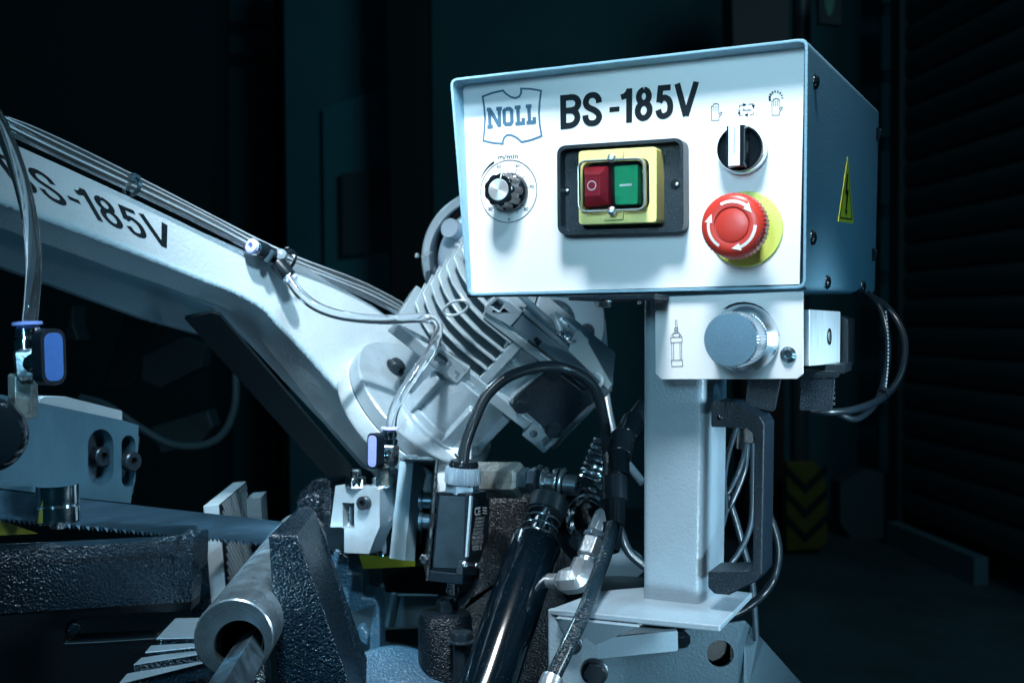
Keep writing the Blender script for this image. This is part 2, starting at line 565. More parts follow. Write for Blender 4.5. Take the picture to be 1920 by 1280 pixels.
def rrect(q, r, n=5, pl=None, off=0.0):
    """rounded pixel quad (TL,TR,BR,BL) with pixel radius r -> points on plane"""
    out = []
    q = [Vector(p) for p in q]
    for i in range(4):
        p = q[i]; a = (q[i - 1] - p).normalized(); b = (q[(i + 1) % 4] - p).normalized()
        for k in range(n + 1):
            t = k / n
            s = p + a * r; e = p + b * r
            out.append((1 - t) ** 2 * s + 2 * t * (1 - t) * p + t * t * e)
    if pl is None: return [(p.x, p.y) for p in out]
    return [pl.at(p.x, p.y, off) for p in out]


UP = Vector((0, 0, 1))

# ================================================================== CONTROL BOX
NP = Vector((-.419, -.908, 0)).normalized()
UU = Vector((.908, -.419, 0))
PL = Plane(P(1504, 310, .78), NP)

cb = thing('control_box', 'white-fronted control box with emergency stop, switches and dial, standing on the grey post', 'control box',
           PL.at(1190, 545) - NP * .12)


def rquad3(c, r, n=4):
    out = []
    for i in range(4):
        p = c[i]; a = (c[i - 1] - p).normalized(); b = (c[(i + 1) % 4] - p).normalized()
        for k in range(n + 1):
            t = k / n
            s = p + a * r; e = p + b * r
            out.append((1 - t) ** 2 * s + 2 * t * (1 - t) * p + t * t * e)
    return out


def inset(c, t):
    out = []
    for i in range(4):
        p = c[i]; a = (c[i - 1] - p).normalized(); b = (c[(i + 1) % 4] - p).normalized()
        out.append(p + (a + b) * t)
    return out


fr_o = [PL.at(843, 148, .018), PL.at(1515, 71, .018), PL.at(1511, 541, .004), PL.at(876, 555, .004)]
SIDE = Plane(fr_o[1], (fr_o[1] - fr_o[2]).cross(NP))
rTR, rBR = SIDE.at(1648, 205), SIDE.at(1640, 550)
re_o = [rTR + (fr_o[0] - fr_o[1]), rTR, rBR, rBR + (fr_o[3] - fr_o[2])]
mb = MB()
rings = [rquad3(fr_o, .006), rquad3(re_o, .005)]
fi = inset(fr_o, .0021)
bi = [p - NP * .05 for p in fi]
rings_i = [rquad3(fi, .0045), rquad3(bi, .0045)]
VO = [[mb.v(p) for p in r] for r in rings]; VI = [[mb.v(p) for p in r] for r in rings_i]
for A, B in ((VO[0], VO[1]), (VI[0], VI[1]), (VO[0], VI[0])):
    n = len(A)
    for i in range(n): mb.f([A[i], A[(i + 1) % n], B[(i + 1) % n], B[i]])
mb.f(VO[1]); mb.f(VI[1])
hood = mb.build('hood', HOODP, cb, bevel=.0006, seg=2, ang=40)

# seam strip that closes the lower front edge (bottom sheet of the box)
mb = MB()
q = [PL.at(874, 551, .001), PL.at(1509, 537, .001), PL.at(1511, 543, .001), PL.at(876, 558, .001)]
mb.prism(q, NP * -.004)
mb.build('bottom_edge', BPLT, cb, bevel=.0006)  # coloured black to carry the shade along the lower edge

PQ = [(867.5, 156), (1508.7, 89), (1499, 533), (879, 550)]
mb = MB(); mb.prism(pts(PL, PQ, 0), -NP * .002)
panel = mb.build('front_panel', PANEL, cb, bevel=.0003)

T = .0003
# model name
mb = MB()
lettering(mb, [('B', 0, 38), ('S', 42, 79), ('-', 93, 112), ('1', 115, 136), ('8', 141, 175), ('5', 180, 214), ('V', 216, 261)],
          261, 64, 11.2, [(1050, 179), (1310, 153), (1308, 217), (1051, 243)], PL, T)
mb.build('model_lettering', INK, panel, smooth=False)

# crest with the maker's name
def Z1(l): return [(830 + x / 4, 50 + y / 4) for x, y in l]
def Z2(l): return [(1260 + x / 4, 50 + y / 4) for x, y in l]
def Z3(l): return [(830 + x / 4, 280 + y / 4) for x, y in l]
def Z4(l): return [(1260 + x / 4, 330 + y / 4) for x, y in l]
def Z5(l): return [(1180 + x * .29167, 530 + y * .29167) for x, y in l]


onp = lambda off: (lambda x, y: PL.at(x, y, off))
mb = MB()
crest = Z1([(300, 525), (375, 497), (452, 480), (475, 505), (510, 528), (545, 538), (575, 525), (588, 500), (588, 466), (660, 468), (738, 482), (728, 560), (722, 650), (728, 735),
            (742, 820), (670, 848), (592, 866), (560, 835), (520, 815), (485, 812), (462, 830), (452, 855), (452, 878), (380, 872), (305, 856), (312, 780), (318, 690), (312, 610)])
mb.ribbon(crest, 3.6, onp(T), closed=True)
lettering(mb, [('N', 0, 25), ('O', 27.5, 48.5), ('L', 52, 69), ('L', 73, 90)], 90, 34, 6.6,
          [(914.5, 204), (1003, 196.5), (1004.5, 231.5), (915.5, 240)], PL, T)
mb.build('maker_crest', LOGO, panel, smooth=False)

# speed dial print
mb = MB()
c = PL.at(953.6, 358.8); FD = frame(c, NP, y=UP)
def dl(r, a): return FD @ Vector((r * math.cos(R(a)), r * math.sin(R(a)), T))
def ring_ribbon(mb, M, r, w, a0=0, a1=360, n=64, wf=None, z=T):
    V = []
    for i in range(n + 1):
        a = R(a0 + (a1 - a0) * i / n); ww = w if wf is None else w * wf(i / n)
        V.append((mb.v(M @ Vector(((r + ww / 2) * math.cos(a), (r + ww / 2) * math.sin(a), z))), mb.v(M @ Vector(((r - ww / 2) * math.cos(a), (r - ww / 2) * math.sin(a), z)))))
    for i in range(n): mb.f([V[i][0], V[i][1], V[i + 1][1], V[i + 1][0]])
ring_ribbon(mb, FD, .0236, .00055)
ring_ribbon(mb, FD, .0258, .0019, 163, 118, 24, lambda t: .12 + .88 * t)
for (a, b) in (((428, 150), (442, 182)), ((488, 125), (488, 178)), ((557, 147), (540, 192)), ((618, 197), (582, 233)), ((648, 283), (600, 293)), ((640, 355), (606, 350)),
               ((612, 430), (596, 414)), ((561, 478), (555, 466)), ((497, 498), (497, 488)), ((432, 478), (438, 466))):
    mb.ribbon(Z3([a, b]), .9, onp(T))
def ztext(mb, body, z, x0, x1, y0, y1, pl, off, slope=-.075, capm=.73):
    q = z([(x0, y0), (x1, y0 + slope * (x1 - x0)), (x1, y1 + slope * (x1 - x0)), (x0, y1)])
    quadtext(mb, body, q, pl, off, capm)
for s, x0, x1, y0, y1 in (('50', 405, 438, 119, 141), ('60', 546, 579, 112, 134), ('70', 650, 682, 268, 292), ('80', 609, 642, 436, 462), ('0', 489, 506, 512, 536), ('30', 340, 372, 435, 460)):
    ztext(mb, s, Z3, x0, x1, y0, y1, PL, T, -.06)
ztext(mb, 'm/min', Z3, 416, 565, 38, 75, PL, T, -.05)
mb.build('speed_scale', INK, panel, smooth=False)

# mode pictograms
mb = MB()
hand = [(297, 704), (296, 598), (308, 596), (309, 582), (322, 582), (323, 577), (338, 577), (339, 581), (350, 584), (351, 660), (366, 640), (376, 648), (352, 680), (352, 702)]
for dx, dy in ((0, 0), (453, -38)):
    mb.ribbon(Z2([(x + dx, y + dy) for x, y in hand]), 1.15, onp(T), closed=True)
    for a in (309, 323, 338): mb.ribbon(Z2([(a + dx, 596 + dy), (a + dx, 636 + dy)]), 1.0, onp(T))
for k in range(9):
    a = R(196 - k * 24.5); r1, r0 = 56, 40
    w = 4.4 - k * .38
    mb.ribbon(Z2([(780 + r1 * math.cos(a), 536 - r1 * math.sin(a)), (780 + r0 * math.cos(a), 536 - r0 * math.sin(a))]), w, onp(T))
ztext(mb, 'Auto', Z2, 527, 596, 614, 635, PL, T, -.04)
mb.ribbon(Z2([(506, 612), (506, 592), (535, 589)]), 1.15, onp(T)); mb.ribbon(Z2([(572, 583), (609, 580), (609, 596)]), 1.15, onp(T))
mb.ribbon(Z2([(609, 636), (609, 659), (582, 661)]), 1.15, onp(T)); mb.ribbon(Z2([(530, 666), (505, 667), (505, 658)]), 1.15, onp(T))
for tri in ([(532, 574), (560, 584), (533, 600)], [(597, 588), (622, 586), (611, 620)], [(570, 648), (542, 663), (569, 676)], [(492, 656), (516, 655), (504, 628)]):
    mb.flat(pts(PL, Z2(tri), T))
mb.ribbon(Z2([(495, 628), (515, 627)]), 1.2, onp(T))
mb.build('mode_pictograms', INK, panel, smooth=False)['kind'] = 'stuff'

# ---- power switch
base_q = [(1044, 273.6), (1281, 258), (1282, 434), (1045.5, 440)]
mb = MB(); O0 = rrect(base_q, 18, 6, PL, .014)
mb.prism([p - NP * .010 for p in O0], -NP * .0038)
in_q = [(1050, 280), (1275.5, 265), (1277, 426), (1051.5, 432)]
I0 = rrect(in_q, 14, 6, PL, .014)
mb.prism(O0, -NP * .0102, [I0])
sw = mb.build('power_switch', BPLT, cb, bevel=.0011, seg=3)
mb = MB()
mb.prism(rrect([(1092, 282), (1235, 271), (1237, 422), (1093, 431)], 10, 5, PL, .010), -NP * .006, [rrect([(1097, 287), (1230, 277), (1231, 417), (1098, 425)], 7, 5, PL, .010)])
mb.build('gasket', BGLOSS, sw, bevel=.0006)
mb = MB()
yo = rrect([(1085, 283.5), (1231, 275), (1231, 416), (1085.5, 421)], 7, 4, PL, .022)
yi = rrect([(1091, 303), (1217, 296), (1218, 393), (1092, 397)], 17, 5, PL, .022)
mb.prism(yo, -NP * .018, [yi])
for qd in ([(1131, 283), (1168, 280), (1168, 296), (1131, 299)], [(1131, 397), (1168, 395), (1168, 411), (1131, 413)]):
    mb.prism(rrect(qd, 3, 3, PL, .0245), -NP * .006)
mb.build('yellow_surround', YEL, sw, bevel=.0010, seg=3)
mb = MB()
mb.prism(rrect([(1096, 306), (1216, 299), (1217, 396), (1097, 402)], 14, 5, PL, .012), -NP * .006)
mb.build('button_bed', BPL, sw)
mb = MB()
rb = rrect([(1093, 314), (1141, 311), (1141, 383), (1096, 389)], 3, 3, PL, .0195)
rt = rrect([(1097, 328), (1124, 327), (1125, 367), (1098, 369)], 2, 3, PL, .0265)
A = [mb.v(p - NP * .009) for p in rb]; B = [mb.v(p) for p in rb]; Ct = [mb.v(p) for p in rt]
n = len(A)
for X, Y in ((A, B), (B, Ct)):
    for i in range(n): mb.f([X[i], X[(i + 1) % n], Y[(i + 1) % n], Y[i]])
mb.f(Ct); mb.f(A[::-1])
stop = mb.build('off_button', REDD, sw, bevel=.0006)
mb = MB(); ring_ribbon(mb, frame(PL.at(1110, 348, .0265), NP, y=UP), .0031, .0008)
mb.build('off_symbol', WHITE, sw, smooth=False)
mb = MB(); mb.prism(rrect([(1152, 312), (1195.5, 309), (1196, 382), (1154, 384)], 3, 3, PL, .022), -NP * .009)
mb.build('on_button', GREEN, sw, bevel=.0008, seg=3)
mb = MB(); mb.ribbon([(1162, 348), (1185, 346)], 4.2, onp(.0224)); mb.build('on_symbol', WHITE, sw, smooth=False)
mb = MB()
co = rrect([(1084, 302), (1207, 296.5), (1209, 392.5), (1085, 397)], 16, 6, PL, .0305)
cbk = rrect([(1092, 303), (1216, 296), (1217, 393), (1093, 398)], 16, 6, PL, .020)
A = [mb.v(p) for p in cbk]; B = [mb.v(p) for p in co]; n = len(A)
cen = sum((Vector(p) for p in co), Vector()) / n
Bi = [mb.v(p + (cen - p).normalized() * .0012 - NP * .0011) for p in co]
cen2 = sum((Vector(p) for p in cbk), Vector()) / n
Ai = [mb.v(p + (cen2 - p).normalized() * .0012) for p in cbk]
for i in range(n):
    j = (i + 1) % n
    mb.f([A[i], A[j], B[j], B[i]]); mb.f([Ai[i], Ai[j], Bi[j], Bi[i]]); mb.f([A[i], A[j], Ai[j], Ai[i]])
mb.f(B); mb.f(Bi)
mb.build('clear_cover', CLEARC, sw, bevel=.0005, seg=2, ang=50)
for x, y in ((1147, 297), (1147, 395.5)):
    put(M_PHIL, 'screw', frame(PL.at(x, y, .0300), NP, y=UP), sw, .0033)
for x, y in ((1060.5, 357), (1266.5, 345)):
    mb = MB(); mb.lathe(frame(PL.at(x, y, .0042), NP, y=UP), [(.0036, 0), (.0036, .0004), (.0028, .0006)], 24)
    mb.build('screw_hole', INK, sw)
    put(M_PHIL, 'screw', frame(PL.at(x + 3, y + 1, .0046), NP, y=UP), sw, .0016)

mb = MB(); lp = [p + NP * .0001 for p in co]; mb.tube(lp + lp[:2], .00055, 8, smooth=False); mb.build('cover_glint', mat('edge_glint', (.20, .27, .31), .12, coat=.6), sw)  # first bead is added for the edge glint of the clear cover
mb = MB(); lp = [p + NP * .0004 for p in cbk]; mb.tube(lp + lp[:2], .0006, 8, smooth=False); mb.build('cover_foot', BGLOSS, sw)

# ---- speed knob
FK = frame(PL.at(957, 361), NP, y=UP)
def scal(n, k, z0, z1):
    def f(a, z): return 1 - (k * (0.5 - .5 * math.cos(n * a)) ** 2.2 if z0 < z < z1 else 0)
    return f
mb = MB()
mb.lathe(FK, [(.0148, 0), (.0150, .002), (.0142, .0045), (.0132, .0055), (.0130, .0060), (.0126, .0195), (.0122, .0205), (.0112, .0212), (.0090, .0212)], 96, rf=scal(9, .10, .0058, .0206))
kn = mb.build('speed_knob', BGLOSS, cb, ang=50)
SPUN = mat('spun_cap', (.85, .90, .94), .40, .75)
_n = SPUN.node_tree; _b = _n.nodes['Principled BSDF']; _b.inputs['Anisotropic'].default_value = .75
_t = _n.nodes.new('ShaderNodeTangent'); _t.direction_type = 'RADIAL'; _t.axis = 'Z'; _n.links.new(_t.outputs[0], _b.inputs['Tangent'])
me = shared('knob_cap', SPUN, lambda m: m.lathe(I4, [(.98, -.12), (1, 0), (.97, .05), (.30, .055), (.02, .055)], 48))
put(me, 'knob_cap', FK @ Matrix.Translation((0, 0, .0212)), kn, .0082)
mb = MB()
MK = FK @ Matrix.Rotation(R(-12), 4, 'Z')
mb.box(MK, -.0004, .0004, .0086, .0118, .0205, .02145); mb.box(MK, -.0004, .0004, .0112, .0131, .010, .0209)
mb.build('pointer_line', WHITE, kn)

# ---- selector switch
FS = frame(PL.at(1394, 282), NP, y=UP)
mb = MB()
mb.lathe(FS, [(.0172, 0), (.0172, .0052), (.0160, .0068), (.0140, .0070)], 144, rf=lambda a, z: 1 - (.02 if (int(a * 72 / 3.14159) % 2) and z < .006 else 0))
sel = mb.build('selector_switch', CHROME, cb, ang=40)
mb = MB()
mb.lathe(FS, [(.0158, .0060), (.0160, .0105), (.0156, .0120), (.0146, .0124), (.0140, .0112), (.0135, .0108)], 64)
mb.build('selector_bezel', BGLOSS, sel, ang=50)
mb = MB(); mb.box(FS, -.0062, .0062, -.0139, .0139, .0108, .0225)
for k in range(17):
    for sx in (-1, 1):
        mb.box(FS, sx * .0062 - .0004, sx * .0062 + .0004, -.0130 + k * .0016, -.0122 + k * .0016, .0112, .0221)
mb.build('selector_grip', BGLOSS, sel, bevel=.0005)
mb = MB(); mb.box(FS, -.0048, .0030, -.0135, .0135, .0224, .0234); mb.build('grip_inlay', WHITE, sel, bevel=.0003)
mb = MB(); mb.box(FS, -.0011, -.0005, -.0055, .0125, .0233, .0236); mb.build('grip_line', LOGO, sel)

# ---- emergency stop
FE = frame(PL.at(1398, 430), NP, y=UP)
mb = MB()
mb.lathe(FE, [(.0262, 0), (.0262, .0006), (.0255, .0012), (.012, .0014)], 64)
em = mb.build('emergency_stop', YELD, cb)
mb = MB()
for k in range(60):
    M = FE @ Matrix.Rotation(R(6 * k), 4, 'Z')
    mb.box(M, .0165, .0236, -.00025, .00025, .0009, .0013)
mb.build('disc_ribs', YELD, em)
mb = MB(); mb.lathe(FE, [(.0125, .001), (.0125, .020), (.0135, .022)], 40); mb.build('stop_stem', BPL, em)
mb = MB()
mb.lathe(FE, [(.0150, .0205), (.0206, .0220), (.0222, .0250), (.0222, .0330), (.0212, .0368), (.0190, .0392), (.0150, .0400), (.0122, .0398), (.0119, .0388), (.0112, .0386), (.0110, .0396), (.0085, .0402), (.003, .0405)],
         180, rf=lambda a, z: 1 - (.032 if (int(a * 90 / math.pi / 2) % 2) and .0215 < z < .0345 else 0))
mb.build('stop_head', RED, em, ang=40)
mb = MB()
ZA = .04015
for k in range(3):
    a0 = 118 - 120 * k
    M = FE
    V = []
    for i in range(17):
        a = R(a0 - 68 * i / 16); r = .0158; w = .0019
        dz = ZA - .0006
        V.append((mb.v(M @ Vector(((r + w / 2) * math.cos(a), (r + w / 2) * math.sin(a), dz + .0001))), mb.v(M @ Vector(((r - w / 2) * math.cos(a), (r - w / 2) * math.sin(a), dz + .0006)))))
    for i in range(16): mb.f([V[i][0], V[i][1], V[i + 1][1], V[i + 1][0]])
    a = R(a0 - 66); b = R(a0 - 88)
    mb.face([M @ Vector(((.0158 + .0026) * math.cos(a), (.0158 + .0026) * math.sin(a), ZA - .0002)), M @ Vector(((.0158 - .0026) * math.cos(a), (.0158 - .0026) * math.sin(a), ZA + .0002)),
             M @ Vector((.0156 * math.cos(b), .0156 * math.sin(b), ZA))])
mb.build('turn_arrows', WHITE, em, smooth=False)

# ---- side screws, warning sticker
NS = SIDE.n
for x, y in ((1527, 154), (1522, 446), (1549.5, 529), (1616.5, 537)):
    put(M_DOME_B, 'screw', frame(SIDE.at(x, y), NS, y=UP), cb, .0054)
for x, y in ((1645, 252), (1637, 478)):
    put(M_DOME_B, 'screw', frame(SIDE.at(x - 2, y) , (NS - NP * 1.2), y=UP), cb, .0062)
tri = [(1590, 294), (1600, 419), (1572, 415)]
mb = MB(); mb.prism(pts(SIDE, tri, .0004), -NS * .0004); st = mb.build('warning_sticker', YELS, cb)
mb = MB()
on_s = lambda x, y: SIDE.at(x, y, .0007)
mb.ribbon([(1589.8, 305), (1597.6, 411.5), (1575, 408.5)], .9, on_s, closed=True)
mb.ribbon([(1575, 408.5), (1597.6, 411.5)], 2.6, lambda x, y: SIDE.at(x, y, .0008))
mb.flat([SIDE.at(x, y, .0009) for x, y in ((1588.6, 326), (1590.6, 326), (1588.6, 356), (1591.5, 358), (1587.3, 395), (1589, 395), (1586.5, 405), (1585, 394), (1586, 394), (1588, 366), (1585.3, 364))])
mb.build('bolt_symbol', INK, st, smooth=False)

# ---- bracket under the box with bolt
BPn = plane3((1065, 557, .83), (1228, 553, .785), (1065, 700, .83))
mb = MB(); mb.prism([BPn.at(1066, 555), BPn.at(1228, 551), BPn.at(1228, 561), BPn.at(1066, 563)], Vector((.04, .10, 0)))
mb.build('mounting_strip', BPLT, cb, bevel=.0005)
pb = P(1130, 563, .86)
put(M_HEX_S, 'bolt', frame(pb, (0, 0, -1), y=(0, 1, 0)), cb, .0064)
put(M_HEX_S, 'bolt', frame(P(1206, 561, .87), (0, 0, -1), y=(0, 1, 0)), cb, .0045)

# ================================================================== FLOW REGULATOR under the box
PR = Plane(PL.p - NP * .001, NP)
fl = thing('feed_regulator', 'small white plate with a large silver knob, hanging below the control box', 'regulator', PR.at(1367, 712))
mb = MB()
mb.prism(pts(PR, [(1228, 557), (1506, 546), (1506, 700), (1494, 710), (1240, 711), (1229, 700)]), -NP * .0016)
fp = mb.build('face_plate', PANEL, fl, bevel=.0003)
FR = frame(PR.at(1396, 635), NP, y=UP)
mb = MB()
mb.lathe(FR, [(.0242, 0), (.0242, .0020), (.0236, .0032), (.0185, .0105), (.0160, .0110)], 72)
rk = mb.build('regulator_knob', SILV, fl, ang=30)
mb = MB()
mb.lathe(FR, [(.0168, .009), (.0186, .0105), (.0188, .0115), (.0188, .0385), (.0178, .0402)], 224,
         rf=lambda a, z: 1 - (.055 if (int(a * 112 / math.pi / 2 + .01) % 2) and z > .0100 else 0), cap1=False)
mb.lathe(FR, [(.0178, .0402), (.0176, .0406)], 120, cap0=False, cap1=False)
mb.build('knurled_grip', SILV, rk, ang=30)
mb = MB(); mb.lathe(FR, [(.0183, .0385), (.0177, .0407), (.0010, .0409)], 90); mb.build('knob_face', SPARK, rk, ang=30)
mb = MB()
onr = lambda o: (lambda x, y: PR.at(x, y, o))
up = Z5([(600, 172), (640, 143), (690, 126), (740, 122), (800, 133), (850, 155), (895, 195), (930, 240), (955, 295), (971, 355)])
lo = Z5([(958, 320), (925, 262), (880, 215), (830, 183), (780, 165), (720, 158), (660, 160)])
mb.flat(pts(PR, up + lo, T))
mb.ribbon(Z5([(295, 242), (306, 241), (307, 290), (298, 291)]), .95, onr(T), closed=True)
mb.ribbon(Z5([(291, 290), (311, 289), (312, 320), (291, 321)]), .95, onr(T), closed=True)
mb.ribbon(Z5([(291, 298), (311, 313)]), .95, onr(T)); mb.ribbon(Z5([(311, 298), (291, 313)]), .6, onr(T * 1.1))
mb.ribbon(Z5([(281, 325), (320, 320), (322, 348), (281, 350)]), 1.05, onr(T), closed=True)
mb.ribbon(Z5([(266, 352), (338, 346), (340, 381), (268, 385)]), 1.05, onr(T), closed=True)
mb.ribbon(Z5([(270, 340), (275, 334), (281, 334)]), 1.05, onr(T)); mb.ribbon(Z5([(322, 333), (330, 333), (333, 342)]), 1.05, onr(T))
for xx in (272, 284, 325, 335): mb.ribbon(Z5([(xx, 385), (xx + 2, 497)]), .95, onr(T))
mb.ribbon(Z5([(271, 499), (340, 496), (342, 535), (273, 538)]), 1.05, onr(T), closed=True)
mb.build('cylinder_pictogram', INK, fp, smooth=False)['kind'] = 'stuff'
put(shared('button_screw_dark', mat('screw_dark', (.20, .28, .33), .22, .9), socket_fn(.6, .4)), 'screw', frame(PR.at(1478, 664.5), NP, y=UP), fl, .0055)

# aluminium valve block and coils
A0, A1, A2, A3 = P(1518, 580, .80), P(1576, 584, .885), P(1575, 681, .885), P(1518, 686, .80)
mb = MB(); mb.prism([A0, A1, A2, A3], -UU * .030)
vb = mb.build('valve_block', ALUB, fl, bevel=.0006)
AP = Plane(A0, (A1 - A0).cross(A3 - A0))
mb = MB(); mb.lathe(frame(AP.at(1555, 631, .0002), AP.n, y=UP), [(.0062, 0), (.0062, .0004), (.005, .0006)], 28); mb.build('port_hole', BGLOSS, vb)
mb = MB(); mb.lathe(frame(AP.at(1555.5, 631, .0007), AP.n, y=UP), [(.0042, 0), (.0042, .0005), (.002, .0009)], 24); mb.build('port_plug', ZINC, vb)
def coil(q, d, vec, name='solenoid_coil', m=BPLT, r=5, bev=.0012):
    pl = Plane(P(*q[0], d), (-.30, -.95, 0))
    mb = MB(); mb.prism(rrect(q, r, 3, pl), Vector(vec)); return mb.build(name, m, fl, bevel=bev, seg=3)
coil([(1502, 703), (1566, 703), (1560, 771), (1499, 769)], .83, (.010, .035, 0))
coil([(1402, 703), (1464, 708), (1452, 772), (1397, 761)], .83, (.010, .035, 0))
coil([(1503, 695), (1573, 697), (1572, 707), (1503, 709)], .826, (.013, .04, 0), 'coil_cap', BPL, 2, .0006)
coil([(1405, 700), (1470, 702), (1469, 712), (1405, 708)], .826, (.013, .04, 0), 'coil_cap', BPL, 2, .0006)
coil([(1548, 683), (1584, 683), (1583, 700), (1546, 700)], .84, (.02, .05, 0), 'coil_clip', BPL, 2, .0006)
coil([(1555, 586), (1590, 598), (1590, 690), (1560, 690)], .90, (.02, .05, 0), 'coil_clip', BPL, 3, .001)
mb = MB()
for k in range(5):
    plc = P(1560, 716 + k * 10, .8335)
    mb.box(frame(plc, (-.30, -.95, 0), y=UP), -.0008, .0022, -.0012, .0012, .0, .0009)
mb.build('coil_marks', ZINC, fl)

# cables looping behind the box
def cable(name, label, l, r, material=RUB, cat='cable', seg=12, group=None, n=8):
    mb = MB(); mb.tube([P(*p) for p in l], r, seg, n)
    return tag(mb.build(name, material), label, cat, group)
c1 = cable('cable', 'thicker outer black cable looping down behind the control box to the coils', [(1600, 545, 1.0), (1640, 560, 1.02), (1675, 590, 1.02), (1697, 640, 1.0), (1690, 700, .97), (1660, 742, .93), (1610, 765, .88), (1560, 772, .86), (1520, 768, .86)], .0030)
c2 = cable('cable', 'inner black cable with printed marks looping behind the control box', [(1625, 548, 1.0), (1650, 575, 1.0), (1663, 620, .99), (1665, 670, .97), (1655, 725, .94), (1638, 760, .91), (1605, 785, .88), (1570, 775, .87)], .0027)
mb = MB()
for y in range(585, 735, 7):
    x = 1656 + 8 * math.sin((y - 560) / 190 * math.pi)
    p = P(x + 1.5, y, .985 - (y - 585) * .00032 - .0032)
    mb.box(frame(p, (0, -1, 0), y=UP), -.0005, .0006, -.0010, .0006 + .0008 * random.random(), 0, .0003)
mb.build('printed_marks', mat('dim_print', (.30, .42, .50), .5), c2, smooth=False)
mb = MB(); mb.lathe(frame(P(1657, 737, .928), P(1640, 753, .92) - P(1657, 737, .928)), [(.0052, -.002), (.0056, 0), (.0052, .002)], 20)
tag(mb.build('cable_tie', BPL), 'black tie binding the two cables behind the regulator coils', 'cable tie')

# ================================================================== POST, BRACKET, HANDLE
PC = Plane(P(1321, 800, .838), NP)
post = thing('support_post', 'grey painted square post with base plate and black pull handle, under the control box', 'post', P(1270, 1140, .82))
ridge_t, ridge_b = PC.at(1322, 555), PC.at(1313, 1152)
lt, lb = PC.at(1205, 558), PC.at(1204, 1136)
mb = MB(); sec_t, sec_b = [], []
for (r_, l_, out) in ((ridge_t, lt, sec_t), (ridge_b, lb, sec_b)):
    c = [l_, r_, r_ - NP * .072, l_ - NP * .072]
    out += rquad3(c, .0062, 5)
A = [mb.v(p) for p in sec_t]; B = [mb.v(p) for p in sec_b]; n = len(A)
for i in range(n): mb.f([A[i], A[(i + 1) % n], B[(i + 1) % n], B[i]])
mb.f(A); mb.f(B[::-1])
mb.build('post_tube', PAINT, post, ang=40)

ZP = Plane(P(1313, 1150, .815), (0, 0, 1))
th = -Vector((0, 0, .0046))
mb = MB()
pa = pts(ZP, [(1030, 1141), (1350, 1172), (1411, 1110), (1383, 1107), (1204, 1100), (1122, 1107)])
mb.prism(pa, th)
bp = mb.build('base_plate', PAINT, post, bevel=.0012, seg=3)
# bent-down left flange (faces the camera) with gusset
flp = plane3((1030, 1141, .83), (1122, 1165, .83), (1030, 1280, .83))
f0 = ZP.at(1030, 1141)
FL = Plane(f0, (-.1, -1, 0))
mb = MB()
mb.prism(pts(FL, [(1028, 1144), (1036, 1141), (1124, 1150), (1124, 1290), (1029, 1290)]), Vector((0, .0045, 0)))
mb.build('front_flange', PAINT, post, bevel=.001)
mb = MB()
mb.prism([ZP.at(1040, 1146) + th, ZP.at(1200, 1163) + th, ZP.at(1183, 1140) + th, FL.at(1082, 1228)], Vector((.003, .006, 0)))
mb.build('gusset', PAINT, post, bevel=.0006)
mb = MB()
random.seed(3)
for k in range(17):
    t = k / 16
    a = PC.at(1213 + 98 * t, 1137 + 13 * t, .002)
    mb.lathe(frame(a + Vector((0, 0, -.0005)), UU + Vector((0, 0, random.uniform(-.3, .3)))), [(.0004, -.0028), (.0022, -.0018), (.0029 + random.uniform(-.0004, .0004), 0), (.0022, .0018), (.0004, .0028)], 10)
mb.build('weld_bead', PAINT, post, ang=60)
put(M_HEX_B, 'bolt', frame(FL.at(1072, 1207, .001), FL.n, y=UP), post, .0060)
put(M_HEX_B, 'bolt', frame(FL.at(1115, 1259, .001), FL.n, y=UP), post, .0078)

# pull handle
PH = Plane(P(1380, 930, .812), NP)
mb = MB()
outer = [(1333, 756), (1340, 752), (1376, 752), (1425, 781), (1433, 795), (1429, 1076), (1418, 1090), (1367, 1115), (1339, 1113), (1327, 1101), (1327, 1071), (1396, 1070), (1407, 1064), (1411, 1050), (1414, 830), (1411, 812), (1400, 803), (1333, 800)]
mb.prism(pts(PH, outer), -NP * .034)
mb.build('pull_handle', BPLT, post, bevel=.0022, seg=3)
for x, y in ((1349, 783),):
    put(M_DOME_B, 'screw', frame(PH.at(x, y, -.0005), PH.n, y=UP), post, .0022)

# cables behind the post
cab = [
    ('slim black cable bowed behind the handle, leftmost of the bundle', [(1385, 790, .93), (1366, 850, .93), (1358, 900, .93), (1360, 960, .93), (1350, 1000, .93)], .0030),
    ('grey cable crossing behind the handle, curving to the post', [(1398, 830, .94), (1390, 870, .94), (1370, 915, .94), (1345, 950, .93)], .0028),
    ('grey cable curving low to the left behind the handle', [(1402, 830, .95), (1396, 880, .95), (1375, 935, .94), (1345, 990, .93)], .0032),
    ('pale cable hanging close to the grip and swinging left to the foot of the post', [(1412, 830, .92), (1412, 900, .92), (1408, 980, .92), (1385, 1035, .92), (1350, 1072, .92), (1300, 1090, .92)], .0034),
    ('cable crossing diagonally right behind the lower half of the handle', [(1350, 900, .98), (1375, 960, .98), (1395, 1030, .98), (1410, 1090, .98), (1418, 1200, .98)], .0040),
]
for lab, l, r in cab: cable('cable', lab, l, r * .72, mat('grey_cable', (.030, .050, .068), .3, coat=.3), group=None)
cable('cable', 'black cable bulging out right of the handle and passing under the base plate', [(1440, 960, .93), (1455, 1000, .93), (1460, 1040, .93), (1450, 1085, .93), (1425, 1120, .92), (1380, 1150, .92), (1330, 1165, .92)], .0034)
mb = MB(); mb.prism(rrect([(1383, 790), (1412, 790), (1412, 842), (1381, 842)], 3, 3, Plane(P(1395, 815, .95), (0, -1, 0))), (0, .02, 0))
tag(mb.build('cable_sleeve', BPL, bevel=.001), 'dark sleeve gathering the cables behind the top of the handle', 'cable sleeve')

